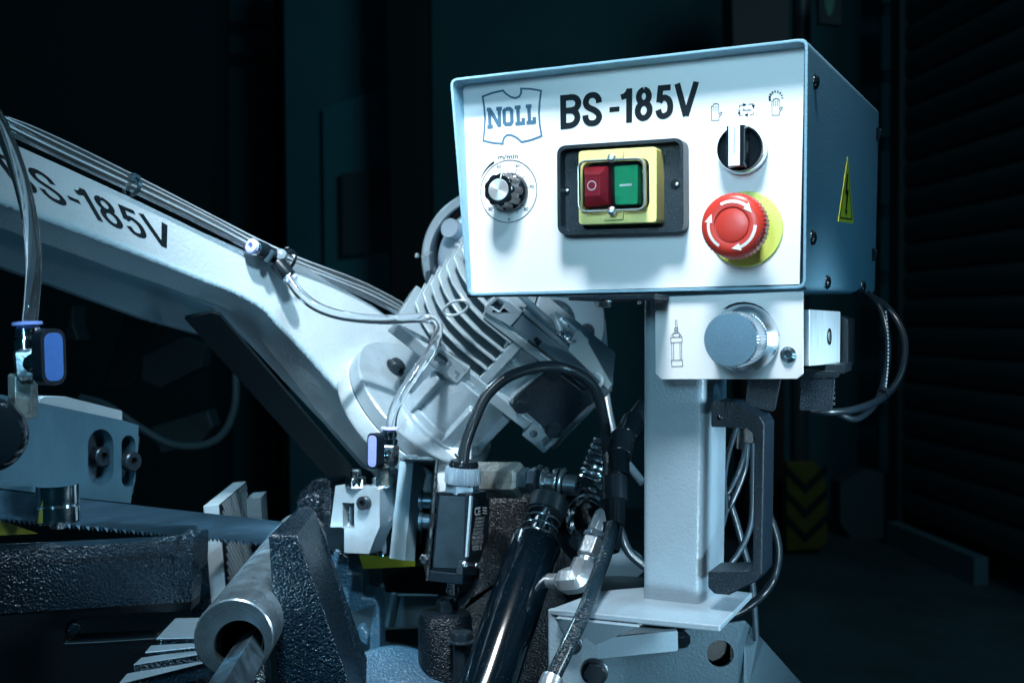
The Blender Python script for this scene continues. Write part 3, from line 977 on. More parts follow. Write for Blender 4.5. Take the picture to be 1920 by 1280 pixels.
# ================================================================== SAW ARM
AV = Vector((.618, .786, 0)).normalized()            # direction in which the arm recedes
AP_ = P(0, 300, .86)
ARM = Plane(AP_, AV.cross(UP))
NA = ARM.n                                            # towards the camera
face_top = [(-60, 232), (29, 272), (120, 313), (248, 372), (380, 436), (467, 474), (482, 484), (552, 492), (640, 540), (700, 574), (785, 637), (850, 700), (905, 790)]
face_bot = [(905, 930), (860, 930), (770, 885), (700, 800), (625, 717), (575, 660), (520, 602), (497, 578), (470, 560), (430, 540), (379, 520), (300, 488), (219, 456), (140, 424), (70, 400), (0, 374), (-60, 352)]
arm = thing('saw_bow', 'large pale grey saw arm sloping down to the gearbox, lettered BS-185V on its side', 'saw arm', ARM.at(500, 560) - NA * .04)
mb = MB()
mb.prism(pts(ARM, face_top + face_bot), -NA * .075)
mb.build('arm_body', ARMP, arm, bevel=.0035, seg=4)
# chamfer band and lower web
mb = MB()
b_in = [(-60, 352), (0, 374), (70, 400), (140, 424), (219, 456), (300, 488), (379, 520), (430, 540), (470, 560), (497, 578), (520, 602), (575, 660), (625, 717), (700, 800), (770, 885)]
b_lo = [(-60, 402), (0, 425), (70, 452), (140, 476), (219, 505), (300, 532), (372, 560), (415, 574), (445, 590), (470, 610), (488, 636), (540, 700), (590, 765), (665, 850), (740, 930)]
A = [mb.v(ARM.at(x, y, -.0006)) for x, y in b_in]
B = [mb.v(ARM.at(x, y, -.028)) for x, y in b_lo]
Cc = [mb.v(ARM.at(x, y + 2, -.062)) for x, y in b_lo]
D_ = [mb.v(ARM.at(x, y, -.062)) for x, y in b_in]
for X, Y in ((A, B), (B, Cc), (Cc, D_), (D_, A)):
    for i in range(len(X) - 1): mb.f([X[i], X[i + 1], Y[i + 1], Y[i]])
mb.f([A[0], B[0], Cc[0], D_[0]]); mb.f([A[-1], B[-1], Cc[-1], D_[-1]])
mb.build('lower_chamfer', ARMP, arm, ang=25)
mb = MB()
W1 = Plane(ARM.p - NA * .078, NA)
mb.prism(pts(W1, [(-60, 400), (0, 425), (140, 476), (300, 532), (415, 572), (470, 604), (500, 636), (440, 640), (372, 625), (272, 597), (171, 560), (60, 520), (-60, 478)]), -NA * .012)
mb.build('lower_web', mat('web_shade_paint', (.16, .24, .29), .5, bump=.4, bscale=300, bdist=.001, var=.1), arm, bevel=.001)  # coloured darker than the arm to hold the shade beneath it
# weld seams
mb = MB()
random.seed(11)
seam = catmull([Vector((x, y, 0)) for x, y in [(-40, 360), (70, 400), (219, 456), (379, 520), (430, 540), (470, 560), (497, 578), (520, 602), (575, 660), (625, 717), (700, 800)]], 26)
last = None
rings = []
for i, s_ in enumerate(seam):
    p = ARM.at(s_.x, s_.y + 2, .0006)
    rr = .0019 + random.uniform(-.00025, .00025)
    if last is not None:
        t = (p - last).normalized(); n1 = NA; n2 = t.cross(n1).normalized()
        rings.append([mb.v(p + n1 * rr * .7 * math.cos(a) + n2 * rr * 1.5 * math.sin(a)) for a in [2 * math.pi * k / 8 for k in range(8)]])
    last = p
for p_, q_ in zip(rings, rings[1:]):
    for k in range(8): mb.f([p_[k], p_[(k + 1) % 8], q_[(k + 1) % 8], q_[k]])
mb.build('weld_seam', mat('weld_paint', (.30, .43, .50), .24, bump=.6, bscale=260, bdet=3, bdist=.0015), arm, ang=80)
mb = MB()
AT = bil([(-21, 280), (313, 421), (332, 474), (32, 350)])
k = 0
for ch, x0, x1 in [('B', 0, 36), ('S', 43, 80), ('-', 90, 108), ('1', 112, 133), ('8', 139, 172), ('5', 178, 211), ('V', 214, 258)]:
    hh, yo = (64, 0) if ch != '-' else (9, 22)
    for st_ in GLY(ch, x1 - x0, hh, 9.0):
        k += 1
        mb.ribbon(st_, 9.0 if ch != '-' else 8, lambda x, y: ARM.at(*AT(((x0 + x) / 258) ** .93, (y + yo) / 64), .0003 + k * 2e-6))
mb.build('arm_lettering', mat('arm_ink', (.004, .008, .012), .32, bump=.5, bscale=300, bdet=3, bdist=.001), arm, smooth=False)
# weathered mounting pad and lug at the lower end
mb = MB()
LP = Plane(P(820, 850, 1.10), (.25, -.95, .25))
mb.prism(pts(LP, [(748, 872), (772, 828), (832, 812), (846, 824), (884, 826), (884, 925), (748, 925)]), Vector((.0, .05, 0)))
mb.build('arm_lug', ARMP, arm, bevel=.003, seg=3)

# black strut under the arm
SP = plane3((345, 597, 1.02), (405, 590, 1.02), (640, 893, 1.13))
mb = MB(); mb.prism(pts(SP, [(345, 597), (398, 586), (412, 590), (672, 893), (612, 893)]), -SP.n * .005)
tag(mb.build('strut', mat('strut_black', (.002, .006, .009), .6, spec=.12, bump=.2, bscale=600, bdist=.0004), bevel=.0008), 'flat black bar slanting down from under the arm bend to the blade guide', 'strut')

# ---- tubes running along the arm
def arm_tube(label, l, r=.0036, off=.004, name='air_tube', cat='air tube', grp=None, m=None):
    pp = [ARM.at(x, y, off + (z if z else 0)) for x, y, z in l]
    mb = MB(); mb.tube(pp, r, 14, 6)
    return tag(mb.build(name, m or TUBE), label, cat, grp)
arm_tube('clear tube lying lowest along the top of the arm, left of the tee fitting', [(-40, 214, 0), (30, 250, 0), (130, 298, 0), (248, 353, 0), (360, 407, 0), (470, 463, 0)], .0036)
arm_tube('clear tube in the middle of the bundle on the arm', [(-40, 204, -.008), (60, 252, -.008), (248, 342, -.008), (380, 407, -.010), (500, 470, -.012), (620, 520, -.012), (700, 552, -.01), (768, 590, 0)], .0036)
arm_tube('thin clear tube along the upper edge of the bundle on the arm', [(10, 225, -.016), (60, 244, -.016), (150, 285, -.016), (255, 337, -.016), (330, 375, -.016), (480, 452, -.018), (560, 488, -.018), (680, 534, -.018), (775, 584, -.006)], .0034)
arm_tube('clear tube running from behind the tee fitting down to the gearbox lug', [(545, 497, -.004), (610, 522, -.004), (690, 555, -.002), (762, 592, .002)], .0038)
mb = MB()
tc_ = ARM.at(248, 350, -.002); td = (ARM.at(300, 375, 0) - ARM.at(200, 327, 0)).normalized()
mb.lathe(frame(tc_, td), [(.0112, -.0022), (.0118, -.0018), (.0118, .0018), (.0112, .0022)], 28, rf=lambda a, z: 1 - .25 * abs(math.sin(a)), cap0=False, cap1=False)
kt = mb.build('cable_tie', mat('tie_plastic', (.02, .05, .07), .2, coat=.4)); tag(kt, 'dark tie with a square head binding the clear tubes on the arm', 'cable tie')
mb = MB()
mb.box(frame(ARM.at(250, 337, .004), NA, x=td), -.0035, .0035, -.003, .0045, -.003, .004)
mb.build('tie_head', MATS['tie_plastic'], kt, bevel=.0006)
mb = MB(); mb.tube([ARM.at(246, 340, .006), ARM.at(255, 332, .008), ARM.at(262, 336, .010)], .0012, 8); mb.build('tie_tail', MATS['tie_plastic'], kt)

# ---- tee fitting
tee = thing('tee_fitting', 'black push-in tee fitting with lilac rings, where the clear tubes meet on the arm', 'tube fitting', ARM.at(515, 485, .004))
a0, a1 = ARM.at(470, 461, .012), ARM.at(520, 482, .008)
da = (a1 - a0).normalized()
mb = MB(); mb.lathe(frame(a0 + da * .006, da), [(.0070, 0), (.0078, .002), (.0078, .012), (.0070, .016), (.0062, .030)], 28); mb.build('tee_body', BPL, tee, ang=45)
mb = MB(); mb.lathe(frame(a0 + da * .003, da), [(.0070, 0), (.0074, .0012), (.0074, .0032)], 28); mb.build('metal_collar', CHROME, tee, ang=45)
mb = MB(); mb.lathe(frame(a0 - da * .001, da), [(.0030, .0045), (.0030, 0), (.0052, -.0004), (.0069, .0010), (.0069, .0042)], 32, cap0=False); mb.build('release_ring', LILAC, tee, ang=50)
b0, b1 = ARM.at(545, 522, .020), ARM.at(523, 497, .012)
db = (b0 - b1).normalized()
mb = MB(); mb.lathe(frame(b0 - db * .020, db), [(.0068, 0), (.0074, .004), (.0074, .014), (.0068, .017)], 28); mb.build('tee_branch', BPL, tee, ang=45)
mb = MB(); mb.lathe(frame(b0 - db * .0035, db), [(.0068, 0), (.0071, .0012), (.0071, .0028)], 28); mb.build('metal_collar', CHROME, tee, ang=45)
mb = MB(); mb.lathe(frame(b0 - db * .0010, db), [(.0064, 0), (.0066, .0030), (.0052, .0044), (.0030, .0044), (.0028, .001)], 32, cap1=False); mb.build('release_ring', LILAC, tee, ang=50)
mb = MB(); mb.cyl(ARM.at(498, 492, .014), ARM.at(513, 470, .018), .0030, seg=20); mb.build('locking_pin', mat('pin_dark', (.03, .06, .08), .25, .2), tee, bevel=.0005)
mb = MB(); mb.lathe(frame(ARM.at(526, 478, .014), (.2, -1, .3)), [(.0062, -.004), (.0062, 0), (.0050, .003), (.0022, .0045)], 24); mb.build('clamp_dome', mat('tee_grey', (.16, .22, .26), .2), tee)
mb = MB(); mb.lathe(frame(ARM.at(540, 487, .010), td), [(.0100, -.002), (.0106, -.0014), (.0106, .0014), (.0100, .002)], 24, cap0=False, cap1=False); mb.box(frame(ARM.at(539, 473, .012), NA, x=td), -.0028, .0028, -.0026, .0036, -.002, .004)
mb.build('binding_tie', BGLOSS, tee, bevel=.0003)

# branch tube down to the second valve
def world_tube(label, l, r, name='air_tube', cat='air tube', m=None, n=10, seg=16):
    mb = MB(); mb.tube([P(*p) for p in l], r, seg, n)
    return tag(mb.build(name, m or TUBE), label, cat)
world_tube('clear tube looping from the tee fitting past the gearbox down to the small valve', [(539, 520, 1.035), (565, 553, 1.03), (600, 578, 1.03), (650, 593, 1.04), (720, 599, 1.06), (785, 596, 1.07), (812, 600, 1.07), (822, 618, 1.06), (808, 655, 1.045), (782, 695, 1.03), (752, 740, 1.02), (737, 775, 1.015), (733, 806, 1.01)], .0046)

# big tube on the left
world_tube('thick clear tube curving down the far left to the larger valve', [(-30, 180, .74), (0, 235, .745), (25, 295, .75), (46, 365, .755), (58, 430, .76), (63, 500, .765), (60, 560, .77), (55, 615, .77)], .0052)


# ---- push-in ball valves
def valve(label, px, py, d, s, flip, handle_mat, wid):
    """px,py = centre of the ring at the top of the valve"""
    c = P(px, py, d); ax = Vector((.06 if flip < 0 else -.04, .0, -1)).normalized()
    v = thing('ball_valve', label, 'valve', c + ax * .066 * s)
    F = frame(c, ax, y=(0, -1, 0))
    mb = MB(); mb.lathe(F, [(.0040 * s, -.0016 * s), (.0085 * s, -.0012 * s), (.0088 * s, .0006 * s), (.0072 * s, .0012 * s)], 32, cap0=False); mb.build('release_ring', LILAC if flip > 0 else mat('ring_blue', (.20, .30, .70), .35), v, ang=40)
    mb = MB(); mb.lathe(F, [(.0058 * s, .001 * s), (.0072 * s, .0028 * s), (.0074 * s, .0075 * s), (.0066 * s, .0080 * s), (.0066 * s, .0090 * s), (.0082 * s, .0095 * s), (.0082 * s, .0150 * s), (.0076 * s, .0156 * s)], 36); mb.build('valve_collar', CHROME, v, ang=30)
    mb = MB()
    mb.lathe(F, [(.0088 * s, .0155 * s), (.0098 * s, .0165 * s), (.0098 * s, .030 * s), (.0088 * s, .0335 * s), (.0062 * s, .036 * s)], 6)
    mb.build('valve_body', ZINC, v, bevel=.0006 * s)
    hx = Vector((.55 * flip, -.80, 0)).normalized() if flip < 0 else Vector((.80, -.55, 0)).normalized() * 1
    hd = Vector((-.62, -.78, 0)).normalized() if flip > 0 else Vector((.85, -.50, 0)).normalized()
    hc = c + ax * .0235 * s
    mb = MB(); mb.lathe(frame(hc + hd * .004 * s, hd), [(.0078 * s, 0), (.0078 * s, .004 * s), (.0060 * s, .0065 * s), (.0052 * s, .010 * s)], 28); mb.build('stem_boss', CHROME, v, ang=40)
    # lever
    fc = hc + hd * (.0135 * s)
    FH = frame(fc, hd, y=-ax)
    hw, hh, dep = wid * s, .0168 * s, .0085 * s
    oy = .0040 * s
    ql = [(-hw, hh + oy), (hw, hh + oy), (hw, -hh + oy), (-hw, -hh + oy)]
    o_ = rrect(ql, hw * .9, 5)
    i_ = rrect([(-hw * .74, hh - hw * .3 + oy), (hw * .74, hh - hw * .3 + oy), (hw * .74, -hh + hw * .3 + oy), (-hw * .74, -hh + hw * .3 + oy)], hw * .62, 5)
    mb = MB(); mb.prism([FH @ Vector((x, y, dep)) for x, y in o_], -hd * dep); mb.build('lever', BPL, v, bevel=.0010 * s, seg=3)
    mb = MB(); mb.prism([FH @ Vector((x, y, dep + .0004)) for x, y in i_], -hd * .001); mb.build('lever_inlay', handle_mat, v, bevel=.0003)
    return v, F, FH, dep, oy, hh


v1, F1, FH1, dep1, oy1, hh1 = valve('larger ball valve with a deep blue lever, on the block at the far left', 51, 607, .77, 1.12, -1, BLUEP, .0086)
v2, F2, FH2, dep2, oy2, hh2 = valve('smaller ball valve with a pale lilac lever, above the middle blade guide', 731, 803, 1.00, .92, 1, mat('lilac_inlay', (.30, .36, .80), .34), .0072)
# embossed maker's name on the pale lever, reading upwards
mb = MB(); vs, fs = text2d('AIGNEP')
x1 = max(v[0] for v in vs)
VV = [mb.v(FH2 @ Vector((.0022 - y * .0055, oy2 - .0105 + x / x1 * .017, dep2 + .0009))) for x, y in vs]
for f in fs: mb.f([VV[i] for i in f])
mb.build('lever_lettering', mat('lilac_light', (.42, .48, .85), .3), v2, smooth=False)
# hex sockets below the valves
mb = MB(); mb.lathe(frame(P(43, 700, .775), (0, 0, -1), x=(1, .4, 0)), [(.0085, 0), (.0095, .0015), (.0095, .030)], 6); mb.build('hex_socket', GREASE, v1, bevel=.0006)
mb = MB(); mb.lathe(frame(P(719, 862, 1.0), (0, 0, -1)), [(.0045, 0), (.0075, .003), (.0075, .006), (.0052, .008), (.0052, .022)], 24); mb.build('threaded_neck', GREASE, v2, ang=40)

# ================================================================== BLADE GUIDE, LEFT
GL = plane3((30, 750, .94), (30, 920, .94), (235, 790, 1.03))
NG = GL.n
gl = thing('blade_guide', 'grey steel guide block with two slotted holes, clamping the blade at the left', 'blade guide', GL.at(130, 935) - NG * .02)
def slot(cx, cy, rx, ry, n=14):
    out = []
    for k in range(n + 1): out.append((cx + rx * math.cos(R(180 * k / n)), cy - (ry - rx) - rx * 1.25 * math.sin(R(180 * k / n))))
    for k in range(n + 1): out.append((cx - rx * math.cos(R(180 * k / n)), cy + (ry - rx) + rx * 1.25 * math.sin(R(180 * k / n))))
    return out
GSTEEL = mat('ground_block', (.055, .13, .18), .42, .4, var=.10, vscale=22, bump=.25, bscale=45, brushed=(3, 3, 1), bdist=.0004)
mb = MB()
mb.prism(pts(GL, [(-40, 730), (28, 745), (232, 788), (260, 797), (258, 850), (245, 943), (140, 932), (0, 915), (-40, 910)]), -NG * .020,
         [pts(GL, slot(189, 857, 24, 47)), pts(GL, slot(241, 865, 13, 46))])
mb.build('guide_block', GSTEEL, gl, bevel=.0009)
mb = MB(); mb.prism(pts(GL, [(160, 800), (262, 818), (250, 925), (160, 910)], -.0195), -NG * .012); mb.build('inner_plate', mat('inner_steel', (.07, .11, .14), .35, .6), gl)
put(M_SOCK_B, 'screw', frame(GL.at(184, 855, -.014), NG, y=UP), gl, .0088)
put(M_SOCK_B, 'screw', frame(GL.at(240, 864, -.002), NG, y=UP), gl, .0088)
TPl = Plane(GL.at(100, 760, -.004), UP)
mb = MB()
tpz = [GL.at(70, 757, -.003), GL.at(124, 772, -.003), GL.at(231, 800, -.003)]
mb.prism(pts(GL, [(70, 750), (84, 742), (124, 743), (231, 770), (232, 800), (124, 775), (70, 765)], -.006), -NG * .013)
mb.build('clamp_plate', mat('clamp_steel', (.40, .48, .52), .36, .5, var=.08), gl, bevel=.0018, seg=3)
mb = MB()
bc = P(108, 922, .925)
mb.lathe(frame(bc, (.03, 0, -1)), [(.0165, -.006), (.0165, .009), (.0158, .010), (.0158, .0105), (.0168, .0112), (.0170, .0225), (.0160, .0240), (.0070, .0244), (.0064, .0290), (.0040, .0295)], 48)
mb.build('guide_bearing', CHROME, gl, ang=30)
# black hub at the far left edge, very near
kb = thing('clamp_knob', 'large glossy black round knob cut by the left edge of the picture', 'knob', P(-22, 900, .72))
mb = MB(); kc = P(-25, 815, .74)
mb.lathe(frame(kc, (.25, -1, .1)), [(.0225, -.012), (.0245, -.008), (.0245, .000), (.0215, .005), (.014, .008), (.004, .009)], 48)
mb.build('knob_body', BGLOSS, kb)
# yellow guard at the left
YP = plane3((0, 975, .92), (72, 1000, .98), (0, 1004, .92))
mb = MB(); mb.prism(rrect([(-40, 962), (0, 974), (73, 1000), (-40, 1005)], 4, 3, YP), -YP.n * .0016)
tag(mb.build('blade_cover', YELG, bevel=.0004), 'corner of a dull yellow sheet below the guide block at the left edge', 'blade cover')

# ================================================================== BLADE
B0, B1 = P(-60, 937, .90), P(760, 1010, 1.225)
BLv = (B1 - B0); BLn = BLv.normalized()
BP = Plane(B0, BLn.cross(UP))
def blade_top(x): return 909 + 0.131 * x
top0, top1 = BP.at(-60, 911), BP.at(755, 1003)
mb = MB()
BW = .0225
tl = (top1 - top0); L_ = tl.length; td_ = tl.normalized(); dn = -UP
N_ = int(L_ / .0042)
low = []
for i in range(N_):
    a = top0 + td_ * (L_ * i / N_) ; b = top0 + td_ * (L_ * (i + .85) / N_)
    low += [a + dn * BW, b + dn * (BW + .0027)]
poly_ = [top0, top1] + [top1 + dn * BW] + low[::-1]
# strips: quads to the tooth roots, then a triangle per tooth
th_ = BP.n * .0009
for i in range(N_):
    a = top0 + td_ * (L_ * i / N_); b = top0 + td_ * (L_ * (i + 1) / N_)
    m_ = top0 + td_ * (L_ * (i + .80) / N_)
    setv = BP.n * (.0006 * (1 if i % 2 else -1))
    lo_a, lo_b, tip = a + dn * BW, b + dn * BW, m_ + dn * (BW + .0036) + setv
    va = [mb.v(p) for p in (a, b, lo_b, tip, lo_a)]
    vb_ = [mb.v(p - th_) for p in (a, b, lo_b, tip, lo_a)]
    mb.f([va[0], va[1], va[2], va[4]]); mb.f([va[4], va[2], va[3]])
    mb.f([vb_[0], vb_[4], vb_[2], vb_[1]]); mb.f([vb_[4], vb_[3], vb_[2]])
    mb.f([va[0], vb_[0], vb_[1], va[1]]); mb.f([va[4], va[3], vb_[3], vb_[4]]); mb.f([va[3], va[2], vb_[2], vb_[3]])
tag(mb.build('saw_band', BLADE, smooth=False), 'toothed band saw blade stretched between the two guides across the vise', 'saw blade')

# ================================================================== GEARBOX AND MOTOR
GX = Vector((.77, .14, -.63)).normalized(); GY = Vector((.63, -.35, .69)); GY = (GY - GX * GY.dot(GX)).normalized(); GZ = GX.cross(GY).normalized()
GO = P(800, 752, 1.15); GS = .958
GM = Matrix.Identity(4)
for i in range(3): GM[i][0], GM[i][1], GM[i][2], GM[i][3] = GX[i] * GS, GY[i] * GS, GZ[i] * GS, GO[i]
def GPl(z): return Plane(GO + GZ * z * GS, GZ)
FGY = frame(GO, GY)
gear = thing('worm_gearbox', 'pale cast gearbox with cooling fins and a black square cover, bolted to the saw arm', 'gearbox', GO - GY * .02)
mb = MB(); mb.lathe(FGY, [(.0835, -.034), (.0850, -.030), (.0850, -.016)], 96); mb.build('arm_boss', ARMP, gear, ang=30)
mb = MB(); mb.lathe(FGY, [(.0822, -.0160), (.0822, -.0150), (.0832, -.0146), (.0832, -.0015), (.0820, 0), (.0760, .0004)], 96, cap1=True); mb.build('output_flange', ALU, gear, ang=30)
mb = MB(); mb.lathe(FGY, [(.0826, -.0170), (.0828, -.0146)], 96, cap0=False, cap1=False); mb.build('gasket_line', INK, gear)
mb = MB()
FGN = frame(GO + GX * .020 + GZ * .004, GY)
mb.lathe(FGN, [(.0560, 0), (.0555, .0035), (.0505, .0040), (.0495, .0100), (.0460, .0105), (.0445, .062)], 64)
mb.build('output_neck', ALU, gear, ang=28)
mb = MB()
for ang in (0, 60, 120, 180, 240, 300):
    M = FGN @ Matrix.Rotation(R(ang + 46), 4, 'Z')
    mb.box(M, .038, .0535, -.0065, .0075, .003, .050)
mb.build('neck_rib', ALU, gear, bevel=.0018, seg=3)
FLP = Plane(GO, GY)
put(M_HEX_B, 'bolt', frame(FLP.at(741, 689, .002), GY), gear, .0085)
put(M_HEX_B, 'bolt', frame(FLP.at(864, 852, .002), GY), gear, .0085)
BOD = lambda *a: (MB().box(GM, *a))
mb = MB(); mb.box(GM, .0195, .126, .062, .154, -.062, .034); mb.build('gear_case', ALU, gear, bevel=.003, seg=3)
mb = MB(); mb.box(GM, -.050, .020, .064, .150, -.062, .004); mb.build('fin_core', mat('core_shade', (.10, .16, .20), .5, .4), gear, bevel=.003)  # core coloured dark to deepen the shade between the fins
mb = MB()
FINM = mat('fin_aluminium', (.30, .39, .44), .22, .35, coat=.3, wear=((.06, .09, .11), 50, .60, .6), bump=.3, bscale=500, bdist=.0004, var=.08)
fin_me = None
for k in range(7):
    y = .076 + k * .0128
    prof = [(.017, .0445), (-.020, .0445), (-.045, .036), (-.062, .020), (-.076, -.004), (-.078, -.060), (.017, -.060)]
    mb = MB(); mb.prism([GM @ Vector((x, y, z)) for x, z in prof], GY * .0024)
    mb.build('fin', FINM, gear, bevel=.0006)
mb = MB(); mb.box(GM, -.083, .021, .056, .070, -.062, .046); mb.build('fin_base', ALU, gear, bevel=.002, seg=3)
mb = MB(); mb.box(GM, .017, .028, .066, .152, .0, .044); mb.build('fin_wall', ALU, gear, bevel=.0015)
GP5 = GPl(.0455)
def gpoly(name, l, th, m=ALU, off=0, holes=(), bev=.0012, parent=gear):
    mb = MB(); mb.prism(pts(GP5, l, off), -GZ * th, [pts(GP5, h, off) for h in holes]); return mb.build(name, m, parent, bevel=bev, seg=2)
# lower rail with its two lugs
gpoly('lower_rail', [(872, 690), (1001, 793), (984, 806), (860, 711)], .016)
lg = [(822, 650), (880, 692), (857, 719), (802, 677)]
gpoly('case_lug', lg, .022, off=.003, holes=[rrect([(822, 660), (842, 673), (832, 688), (812, 676)], 4, 3)])
gpoly('lug_bed', lg, .004, mat('dark_alu', (.10, .15, .18), .5, .5), off=-.006)
gpoly('case_lug', [(1001, 791), (1048, 823), (1020, 850), (978, 815)], .020, off=.003, holes=[[(1000 + 7.5 * math.cos(R(a)), 814 + 7 * math.sin(R(a))) for a in range(0, 360, 20)], [(1013, 826), (1026, 817), (1037, 824), (1020, 838)]])
gpoly('lug_bed', [(1001, 793), (1046, 823), (1020, 848), (980, 815)], .004, MATS['dark_alu'], off=-.004)
# upper rail: light ledge, dark channel, pale outer frame
gpoly('upper_ledge', [(905, 588), (912, 583), (1044, 683), (1060, 705), (1046, 703), (905, 596)], .012)
gpoly('upper_channel', [(959, 612), (978, 590), (1105, 692), (1086, 710)], .014, mat('channel_alu', (.13, .20, .25), .42, .4), off=.001)
gpoly('upper_frame', [(978, 584), (985, 580), (1150, 722), (1144, 730), (1128, 742), (1122, 736), (1104, 704), (1096, 690)], .012, off=.004, m=ALU)
gpoly('case_lug', [(908, 574), (930, 553), (957, 566), (980, 585), (976, 592), (957, 613), (908, 586)], .020, off=.002, holes=[[(920, 573), (934, 562), (945, 570), (936, 585)]])
gpoly('lug_bed', [(910, 574), (930, 556), (955, 568), (975, 588), (957, 611), (911, 587)], .004, MATS['dark_alu'], off=-.012)
gpoly('terminal_plate', [(1080, 619), (1088, 622), (1100, 640), (1146, 722), (1140, 730), (1066, 657), (1070, 640)], .004, mat('pale_plate', (.66, .74, .78), .35, .3), off=.010, holes=[[(1076 + 4.5 * math.cos(R(a)), 641 + 3 * math.sin(R(a)) - 1.5 * math.cos(R(a))) for a in range(0, 360, 24)]])
gpoly('terminal_plate', [(1040, 586), (1048, 590), (1104, 640), (1098, 650), (1042, 600)], .005, MATS['pale_plate'], off=-.004)
gpoly('side_cover', [(960, 750), (1034, 689), (1116, 750), (1040, 822)], .012, BPLT, off=.008, bev=.0018)
gpoly('cover_seat', [(952, 752), (1032, 684), (1122, 750), (1040, 828)], .012, ALU, off=.0015)
for x, y in ((977, 760), (1036, 699), (1099, 745), (1038, 806)):
    put(M_HEX_B, 'bolt', frame(GP5.at(x, y, .0085), GZ), gear, .0066)
mb = MB(); mb.lathe(frame(GP5.at(985, 660, -.010), GZ), [(.021, 0), (.021, .004), (.019, .006), (.014, .006), (.013, .003), (.006, .004)], 40); mb.build('oil_plug', mat('oily_alu', (.20, .27, .30), .25, .7, var=.5, vscale=70, bump=.5, bscale=150), gear)
gpoly('inspection_slot', [(1000, 636), (1006, 632), (1016, 641), (1008, 650)], .003, INK, off=.0022, bev=.0002)
# casting number raised on the first lug
mb = MB()
for st_ in ([(838, 673), (846, 679)], [(846, 679), (838, 690)], [(853, 694), (861, 700)], [(861, 700), (854, 708)]):
    mb.ribbon(st_, 2.2, lambda x, y: GP5.at(x, y, .0036))
mb.build('casting_number', mat('dark_alu2', (.08, .12, .15), .5), gear, smooth=False)
# lifting ring and loose wires
mb = MB(); rc = GP5.at(855, 577, .012)
mb.tube([rc + (GX * .45 + GY * .9).normalized() * .0125 * math.cos(R(a)) + (GX * .9 - GY * .45).normalized() * .0062 * math.sin(R(a)) for a in range(0, 361, 20)], .0013, 8, 3)
mb.build('wire_ring', FINM, gear)
def gtube(name, l, r, m, label=None, cat=None, parent=gear):
    mb = MB(); mb.tube([GP5.at(x, y, z) for x, y, z in l], r, 10, 6); o = mb.build(name, m, parent); return tag(o, label, cat) if label else o
gtube('conduit', [(975, 552, .0), (1000, 576, .0), (1030, 603, .0), (1050, 616, .004), (1062, 612, .01), (1050, 600, .012)], .0032, mat('conduit_grey', (.35, .45, .5), .25, .3))
gtube('conduit', [(1035, 588, .012), (1043, 600, .014), (1050, 618, .014)], .0028, MATS['pale_plate'])
gtube('conduit', [(1050, 622, .012), (1060, 630, .016), (1068, 640, .016)], .0030, ZINC)
gtube('cable_loop', [(1118, 700, .012), (1127, 707, .016), (1128, 718, .018), (1118, 728, .016)], .0016, WHITE)

motor = thing('motor', 'pale electric motor with a domed end and hoop guard, half hidden behind the control box', 'motor', P(919, 560, 1.42))
MA = Vector((-.10, -.95, -.20)).normalized()
FM = frame(P(921, 492, 1.36), MA)
MOTM = mat('motor_paint', (.36, .48, .58), .36, .2, var=.06, bump=.2, bscale=300, bdist=.0005)
mb = MB(); mb.lathe(FM, [(.0640, -.16), (.0650, -.02), (.0635, .004), (.058, .016), (.044, .026), (.020, .031)], 72); mb.build('motor_body', MOTM, motor, ang=40)
mb = MB(); mb.lathe(FM, [(.0860, -.070), (.0862, -.014), (.0845, -.010), (.0765, -.008), (.0750, -.012), (.0750, -.070)], 80, cap0=False, cap1=False); mb.build('guard_hoop', mat('hoop_paint', (.50, .62, .70), .34, .2), motor, ang=40)
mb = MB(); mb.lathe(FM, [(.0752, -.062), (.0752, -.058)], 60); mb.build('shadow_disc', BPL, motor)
MPl = Plane(P(921, 492, 1.33), MA)
mb = MB(); mb.lathe(frame(MPl.at(835, 425, .008), (MA + Vector((-.45, 0, .35))).normalized()), [(.0115, -.02), (.0115, -.0085), (.0108, -.0075)], 40); mb.build('round_cap', MOTM, motor)
mb = MB(); mb.prism([MPl.at(x, y, -.004) for x, y in ((789, 479), (804, 478), (807, 507), (794, 512))], -MA * .03); mb.build('hoop_lug', ALU, motor, bevel=.0012)
mb = MB(); mb.lathe(frame(MPl.at(782, 479, -.002), MA), [(.0034, 0), (.0034, .003), (.002, .004)], 6); mb.build('lug_screw', ZINC, motor)
mb = MB(); mb.prism([MPl.at(x, y, .01) for x, y in ((850, 455), (880, 455), (880, 560), (840, 560))], -MA * .03)
mb.build('motor_foot', ALU, motor, bevel=.004)

wh = thing('wheel_housing', 'dark round plate with a black bolt, right of the gearbox below the control box', 'housing', P(1010, 700, 1.34))
WP = Plane(P(1012, 600, 1.34), (.05, -1, .05))
mb = MB(); mb.lathe(frame(WP.at(1012, 604), WP.n), [(.0755, -.012), (.0765, -.010), (.0765, 0), (.0755, .001), (.0015, .001)], 72); mb.build('round_plate', mat('housing_grey', (.12, .20, .25), .42, .2), wh, ang=40)
mb = MB(); mb.lathe(frame(WP.at(1040, 600, .001), WP.n), [(.024, 0), (.018, .01), (.003, .020)], 40); mb.build('hub_cone', mat('hub_dark', (.03, .06, .08), .3, .5), wh)
put(M_HEX_B, 'bolt', frame(WP.at(1100, 621, .002), WP.n), wh, .0075)
world_tube('pale bent pipe right of the gearbox, passing down beside the post', [(1128, 600, 1.37), (1132, 650, 1.37), (1134, 720, 1.36), (1145, 790, 1.34), (1165, 850, 1.32), (1205, 905, 1.30)], .0046, 'bent_pipe', 'pipe', mat('pipe_pale', (.40, .52, .60), .3, .3))

